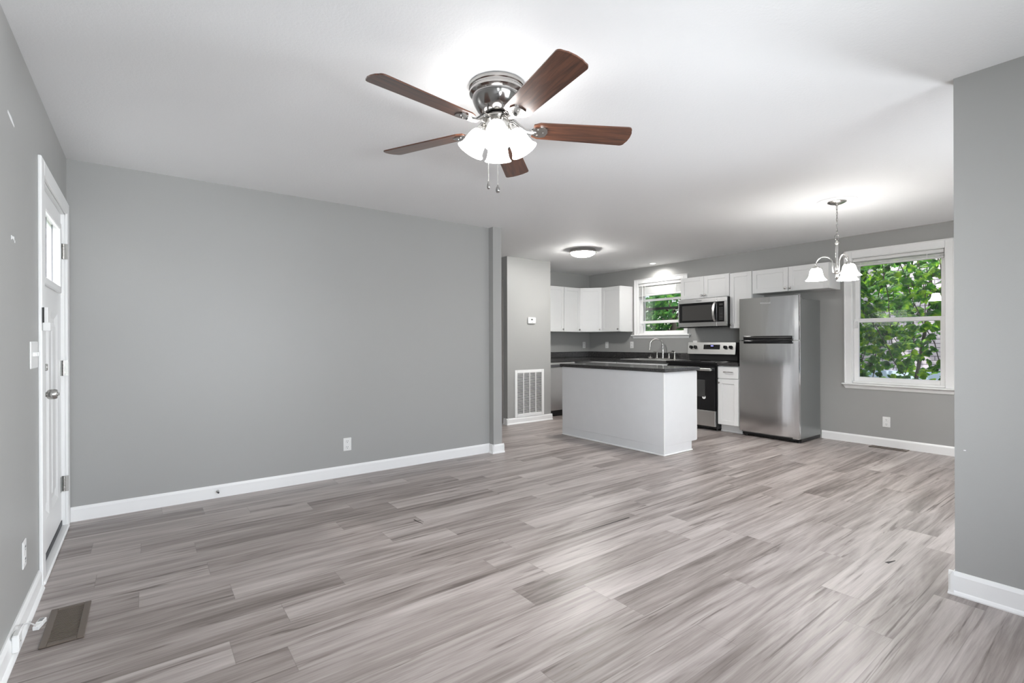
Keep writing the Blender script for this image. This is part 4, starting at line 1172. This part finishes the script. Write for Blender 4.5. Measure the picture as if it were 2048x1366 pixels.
for k in range(ns):
    zc = gz0_ + fwv + hh * (k + 0.5) / ns
    v = [bm.verts.new(p) for p in ((gx0 + fwv, YC - 0.0095, zc + 0.0035), (gx1 - fwv, YC - 0.0095, zc + 0.0035), (gx1 - fwv, YC - 0.001, zc - 0.0070), (gx0 + fwv, YC - 0.001, zc - 0.0070),
                                  (gx0 + fwv, YC - 0.0095, zc + 0.0047), (gx1 - fwv, YC - 0.0095, zc + 0.0047), (gx1 - fwv, YC - 0.001, zc - 0.0058), (gx0 + fwv, YC - 0.001, zc - 0.0058))]
    for f in ((0, 1, 2, 3), (4, 5, 6, 7), (0, 1, 5, 4), (1, 2, 6, 5), (2, 3, 7, 6), (3, 0, 4, 7)): bm.faces.new([v[i] for i in f])
finish('louvers', bm, MTRIM, c)

# floor registers
def register(label, x0, x1, y0, y1, n, along_y):
    c = thing('floor_register', label, 'floor vent', ((x0 + x1) / 2, (y0 + y1) / 2, 0))
    f = 0.024
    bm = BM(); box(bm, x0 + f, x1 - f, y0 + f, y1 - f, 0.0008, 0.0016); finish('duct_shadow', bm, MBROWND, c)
    bm = BM()
    for (a, e, p, q) in ((x0, x0 + f, y0, y1), (x1 - f, x1, y0, y1), (x0 + f, x1 - f, y0, y0 + f), (x0 + f, x1 - f, y1 - f, y1)): box(bm, a, e, p, q, 0.0008, 0.007, 0.002)
    finish('register_frame', bm, MBROWN, c)
    bm = BM(); L_ = (y1 - y0 - 2 * f)
    for k in range(n):
        yc = y0 + f + L_ * (k + 0.5) / n
        box(bm, x0 + f, x1 - f, yc - L_ / n * 0.24, yc + L_ / n * 0.24, 0.0016, 0.0055)
    finish('register_slats', bm, MBROWN, c)
    return c
register('brown floor register beside the front door wall in the near left corner', -0.338, -0.201, 2.648, 2.998, 24, True)
register('brown floor register on the floor under the dining window', 6.556, 6.664, 1.672, 2.020, 20, True)

# phone jack, cord and loose jack
c = thing('phone_jack_box', 'white phone jack box screwed to the left baseboard', 'phone jack', (XD + 0.013, 2.635, 0.06))
bm = BM(); box(bm, XD + 0.013, XD + 0.034, 2.605, 2.668, 0.030, 0.096, 0.004); finish('jack_housing', bm, MPLAS, c)
bm = BM(); lathe(bm, [(0, 0.001), (0.003, 0.001), (0.004, 0)], 10, Matrix.Translation((XD + 0.034, 2.636, 0.062)) @ Rx); finish('screw', bm, MNICK, c)
c = thing('telephone_cable', 'loose white phone cord and connector lying between baseboard and floor register', 'cord', (-0.37, 2.80, 0))
bm = BM(); tube(bm, [(XD + 0.028, 2.655, 0.092), (-0.386, 2.70, 0.095), (-0.378, 2.75, 0.075), (-0.372, 2.80, 0.045), (-0.368, 2.835, 0.020)], 0.0028, 8); finish('cord', bm, MPLAS, c, 60)
bm = BM(); Mj = Matrix.Translation((-0.361, 2.868, 0.0105)) @ Matrix.Rotation(radians(-12), 4, 'Z')
box(bm, -0.011, 0.011, -0.035, -0.004, -0.010, 0.008, 0.002, Mj); box(bm, -0.012, 0.012, -0.003, 0.036, -0.010, 0.010, 0.002, Mj); o = finish('connector', bm, MPLAS, c)
bm = BM()
for k in range(4): box(bm, -0.008, 0.008, 0.004 + k * 0.007, 0.007 + k * 0.007, 0.0098, 0.0106, 0, Mj)
finish('connector_print', bm, MGREY, o)
# door stop
c = thing('door_stop', 'small metal spring door stop on the back wall baseboard', 'door stop', (0.449, YB - 0.013, 0.052))
bm = BM(); Ms = Matrix.Translation((0.449, YB - 0.013, 0.052)) @ Matrix.Rotation(pi / 2, 4, 'X')
lathe(bm, [(0, 0), (0.011, 0), (0.010, 0.005), (0.005, 0.007), (0.0055, 0.012), (0.0045, 0.016), (0.0055, 0.020), (0.0045, 0.024), (0.0055, 0.028), (0.0045, 0.032), (0.005, 0.040)], 14, Ms); finish('spring', bm, MNICK, c, 50)
bm = BM(); lathe(bm, [(0.005, 0.040), (0.0065, 0.041), (0.0065, 0.050), (0, 0.051)], 14, Ms); finish('rubber_tip', bm, MGREY, c, 50)

# ------------------------------------------------------------------ ceiling fan
FC = Vector((1.370, 1.940, H))
c = thing('ceiling_fan', 'five blade brown ceiling fan with four lit glass shades', 'ceiling fan', tuple(FC))
TF = Matrix.Translation(FC)
bm = BM()
lathe(bm, [(0, 0), (0.130, 0), (0.136, -0.004), (0.136, -0.018), (0.131, -0.022), (0.131, -0.030), (0.134, -0.034), (0.134, -0.044), (0.126, -0.052), (0.119, -0.056), (0.118, -0.062), (0.121, -0.066), (0.119, -0.074), (0.112, -0.092), (0.100, -0.114), (0.084, -0.134), (0.060, -0.146), (0, -0.148)], 48, TF)
finish('motor_housing', bm, MCHROME, c, 40)
bm = BM()
lathe(bm, [(0, -0.146), (0.046, -0.146), (0.047, -0.158), (0.072, -0.160), (0.074, -0.166), (0.056, -0.170), (0.059, -0.176), (0.059, -0.206), (0.062, -0.212), (0.055, -0.232), (0.030, -0.246), (0.012, -0.250), (0, -0.251)], 40, TF)
finish('switch_housing', bm, MNICK, c, 40)
BZ = -0.205
for th in (8.8, 80.8, 152.8, 224.8, 296.8):
    wa = radians(th) - (pi / 2 - YAW)
    M = TF @ Matrix.Rotation(wa, 4, 'Z')
    Mb = M @ Matrix.Translation((0, 0, BZ)) @ Matrix.Rotation(radians(-12), 4, 'X')
    poly = []
    r0, r1, w0, w1 = 0.175, 0.665, 0.060, 0.072
    poly.append((r0, -w0 * 0.75)); poly.append((r0 + 0.03, -w0))
    for k in range(6):
        a = -pi / 2 + (pi / 2) * k / 5; poly.append((r1 - 0.022 + 0.022 * cos(a), -w1 + 0.022 + 0.022 * sin(a)))
    poly += [(r1 + 0.007, -0.032), (r1 + 0.010, 0.0), (r1 + 0.007, 0.032)]
    for k in range(6):
        a = (pi / 2) * k / 5; poly.append((r1 - 0.022 + 0.022 * cos(a), w1 - 0.022 + 0.022 * sin(a)))
    poly.append((r0 + 0.03, w0)); poly.append((r0, w0 * 0.75))
    bm = BM(); prism(bm, poly, -0.003, 0.003, Mb)
    bl = finish('fan_blade', bm, MWOOD, c)
    # the grain follows each blade: give the mesh its own frame
    off = WOFF[bl.name]
    L = Matrix.Translation(-off) @ Mb
    bl.data.transform(L.inverted()); bl.matrix_local = L
    bm = BM()
    tube(bm, [M @ Vector(p) for p in ((0.060, 0, -0.163), (0.085, 0, -0.168), (0.110, 0, -0.188), (0.135, 0, -0.208), (0.165, 0, -0.213), (0.190, 0, -0.214))], [0.011, 0.011, 0.010, 0.010, 0.011, 0.010], 10)
    pl = [(0.165, -0.012), (0.185, -0.032), (0.215, -0.040), (0.240, -0.030), (0.248, 0.0), (0.240, 0.030), (0.215, 0.040), (0.185, 0.032), (0.165, 0.012)]
    prism(bm, pl, -0.0095, -0.0032, Mb)
    for q in ((0.200, -0.022), (0.200, 0.022), (0.228, 0.0)): lathe(bm, [(0.005, -0.0095), (0.004, -0.012), (0, -0.012)], 8, Mb @ Matrix.Translation((q[0], q[1], 0)))
    finish('blade_bracket', bm, MCHROME, c, 40)
SHP = [(0.026, 0.0), (0.036, 0.008), (0.043, 0.022), (0.048, 0.042), (0.051, 0.066), (0.055, 0.088), (0.061, 0.102), (0.068, 0.110)]
def shade_bm(M, sc=1.0):
    bm = BM()
    outer = [(r * sc, -z * sc) for r, z in SHP]; inner = [(r * sc - 0.003, -z * sc) for r, z in SHP[::-1]]
    lathe(bm, outer + inner, 24, M)
    return bm
for th in (-90, 0, 90, 180):
    wa = radians(th) - (pi / 2 - YAW)
    M = TF @ Matrix.Rotation(wa, 4, 'Z') @ Matrix.Translation((0.074, 0, -0.216)) @ Matrix.Rotation(radians(-30), 4, 'Y')
    bm = BM()
    lathe(bm, [(0, 0.028), (0.018, 0.028), (0.022, 0.018), (0.029, 0.004), (0.029, -0.010), (0.025, -0.012), (0, -0.012)], 20, M)
    tube(bm, [M @ Vector((0, 0, 0.020)), M @ Vector((-0.012, 0, 0.030)), TF @ Matrix.Rotation(wa, 4, 'Z') @ Vector((0.035, 0, -0.205))], 0.012, 10)
    so = finish('lamp_socket', bm, MNICK, c, 40)
    finish('glass_shade', shade_bm(M @ Matrix.Translation((0, 0, -0.004))), MFANSH, so, 60)
    bm = BM(); sphere(bm, (0, 0, 0), 0.023, 12, 1.25); bmesh.ops.transform(bm, matrix=M @ Matrix.Translation((0, 0, -0.050)), verts=bm.verts)
    finish('light_bulb', bm, MFANB, so, 60)
for (lat, fw, zb, sz) in ((-0.043, -0.010, -0.492, 0.9), (0.004, -0.085, -0.532, 1.1)):
    P = FC + rv * lat + fv * fw
    bm = BM()
    zt = -0.21; nb = 44
    for k in range(nb):
        zz = zt + (zb + 0.028 - zt) * k / (nb - 1)
        lathe(bm, [(0, -0.0022), (0.0019, -0.001), (0.0019, 0.001), (0, 0.0022)], 6, Matrix.Translation((P.x, P.y, H + zz)))
    tube(bm, [(P.x, P.y, H + zt), (P.x, P.y, H + zb + 0.02)], 0.0007, 5)
    ch = finish('pull_chain', bm, MCHROME, c, 60)
    bm = BM(); lathe(bm, [(0, 0.030), (0.003, 0.028), (0.003, 0.022), (0.008 * sz, 0.010), (0.0095 * sz, 0.0), (0.007 * sz, -0.008), (0, -0.011)], 14, Matrix.Translation((P.x, P.y, H + zb)))
    finish('pull_knob', bm, MCHROME, ch, 50)

# ------------------------------------------------------------------ chandelier
CC = Vector((4.916, 1.745, H)); TC = Matrix.Translation(CC)
c = thing('chandelier', 'brushed nickel three arm chandelier with white bell shades', 'chandelier', tuple(CC))
bm = BM(); lathe(bm, [(0, 0), (0.155, 0), (0.155, -0.004), (0.142, -0.010), (0.118, -0.008), (0.106, -0.012), (0.100, -0.007), (0, -0.007)], 40, TC); finish('ceiling_medallion', bm, MC, c, 40)
bm = BM(); lathe(bm, [(0.0, -0.007), (0.072, -0.007), (0.073, -0.012), (0.062, -0.020), (0.040, -0.029), (0.014, -0.035), (0.010, -0.042), (0, -0.043)], 32, TC); finish('canopy', bm, MNICK, c, 40)
def ring(bm, ctr, rx, rz, ax, r, seg=16):
    pts = []
    for k in range(seg + 1):
        a = 2 * pi * k / seg
        d = Vector((cos(ax), sin(ax), 0)) * (rx * sin(a)) + Vector((0, 0, rz * cos(a)))
        pts.append(Vector(ctr) + d)
    tube(bm, pts, r, 6, cap=False)
bm = BM(); z = H - 0.050; k = 0
while z > 2.150:
    ring(bm, (CC.x, CC.y, z - 0.012), 0.0065, 0.0155, (0.3 if k % 2 else 0.3 + pi / 2) - 0.5, 0.0018, 12); z -= 0.0255; k += 1
tube(bm, [(CC.x + 0.002 * sin(i), CC.y + 0.002 * cos(i), H - 0.04 - i * 0.0245) for i in range(15)], 0.0016, 5)
finish('chain', bm, MCHROME, c, 60)
bm = BM(); ring(bm, (CC.x, CC.y, 2.118), 0.026, 0.026, 0.4 - 0.6435, 0.003, 24); finish('loop', bm, MCHROME, c, 60)
bm = BM()
lathe(bm, [(0, 2.092 - H), (0.006, 2.090 - H), (0.008, 2.080 - H), (0.017, 2.068 - H), (0.019, 2.060 - H), (0.012, 2.052 - H), (0.0125, 2.045 - H), (0.0135, 1.88 - H), (0.013, 1.828 - H), (0.018, 1.822 - H), (0.034, 1.812 - H), (0.036, 1.804 - H), (0.018, 1.796 - H), (0.009, 1.788 - H), (0.008, 1.776 - H), (0.014, 1.766 - H), (0.011, 1.754 - H), (0, 1.744 - H)], 28, TC)
finish('column', bm, MNICK, c, 40)
CSH = [(0.024, 0.0), (0.038, 0.006), (0.047, 0.020), (0.051, 0.042), (0.055, 0.064), (0.064, 0.086), (0.077, 0.102), (0.084, 0.109)]
for th in (146.4, -93.6, 26.4):
    wa = radians(th) - (pi / 2 - YAW)
    M = TC @ Matrix.Rotation(wa, 4, 'Z')
    bm = BM(); pts = [(0.030, 0, 1.815 - H), (0.033, 0, 1.860 - H)]
    for k in range(0, 11):
        a = pi - pi * k / 10
        pts.append((0.0965 + 0.0625 * cos(a), 0, 1.895 - H + 0.060 * sin(a)))
    pts.append((0.159, 0, 1.880 - H))
    tube(bm, [M @ Vector(p) for p in pts], 0.0055, 10); ar = finish('arm', bm, MNICK, c, 60)
    Ms = M @ Matrix.Translation((0.159, 0, 1.878 - H)) @ Matrix.Rotation(radians(7 if th < 0 else 0), 4, 'X')
    bm = BM(); lathe(bm, [(0, 0.006), (0.012, 0.004), (0.014, -0.002), (0.028, -0.008), (0.030, -0.024), (0.026, -0.026), (0, -0.026)], 18, Ms)
    for k in range(3): sphere(bm, Ms @ Vector((0.031 * cos(k * 2.1), 0.031 * sin(k * 2.1), -0.017)), 0.004, 8)
    finish('shade_holder', bm, MNICK, ar, 40)
    bm = BM(); outer = [(r, -z_) for r, z_ in CSH]; inner = [(r - 0.003, -z_) for r, z_ in CSH[::-1]]
    lathe(bm, outer + inner, 28, Ms @ Matrix.Translation((0, 0, -0.022)))
    finish('glass_shade', bm, MCHSH, ar, 60)
    bm = BM(); sphere(bm, Ms @ Vector((0, 0, -0.072)), 0.025, 12, 1.2); finish('light_bulb', bm, MCHB, ar, 60)

# ------------------------------------------------------------------ kitchen ceiling light, recessed light
KC = Vector((4.720, 4.700, H)); TK = Matrix.Translation(KC)
c = thing('ceiling_light', 'round white dome ceiling light in the kitchen', 'ceiling light', tuple(KC))
bm = BM(); lathe(bm, [(0, 0), (0.168, 0), (0.176, -0.010), (0.182, -0.040), (0.176, -0.048), (0.165, -0.046), (0.150, -0.034), (0, -0.030)], 44, TK); finish('metal_rim', bm, MNICK, c, 40)
bm = BM(); lathe(bm, [(0.163, -0.040)] + [(0.163 * cos(a), -0.042 - 0.060 * sin(a)) for a in [pi / 2 * k / 9 for k in range(1, 10)]], 40, TK); finish('glass_dome', bm, MDOME, c, 60)
bm = BM(); lathe(bm, [(0, -0.098), (0.008, -0.100), (0.010, -0.106), (0.006, -0.114), (0, -0.116)], 14, TK); finish('finial', bm, MNICK, c, 50)
RC = Vector((6.47, 4.886, H)); TR = Matrix.Translation(RC)
c = thing('recessed_light', 'small round recessed spotlight in the ceiling above the kitchen window', 'ceiling light', tuple(RC))
bm = BM(); lathe(bm, [(0.040, -0.001), (0.062, 0), (0.064, -0.004), (0.056, -0.007), (0.044, -0.004), (0.040, -0.001)], 30, TR); finish('trim_ring', bm, MTRIM, c, 40)
bm = BM(); lathe(bm, [(0, -0.003), (0.042, -0.002)], 30, TR); finish('lens', bm, MRECL, c)
sp = light('sink_spot', 'SPOT', (6.50, 4.886, H - 0.014), 27, (1.0, 0.98, 0.95), spot_size=radians(165), spot_blend=1.0, shadow_soft_size=0.04)
aim(sp, (6.56, 4.886, 0.9))
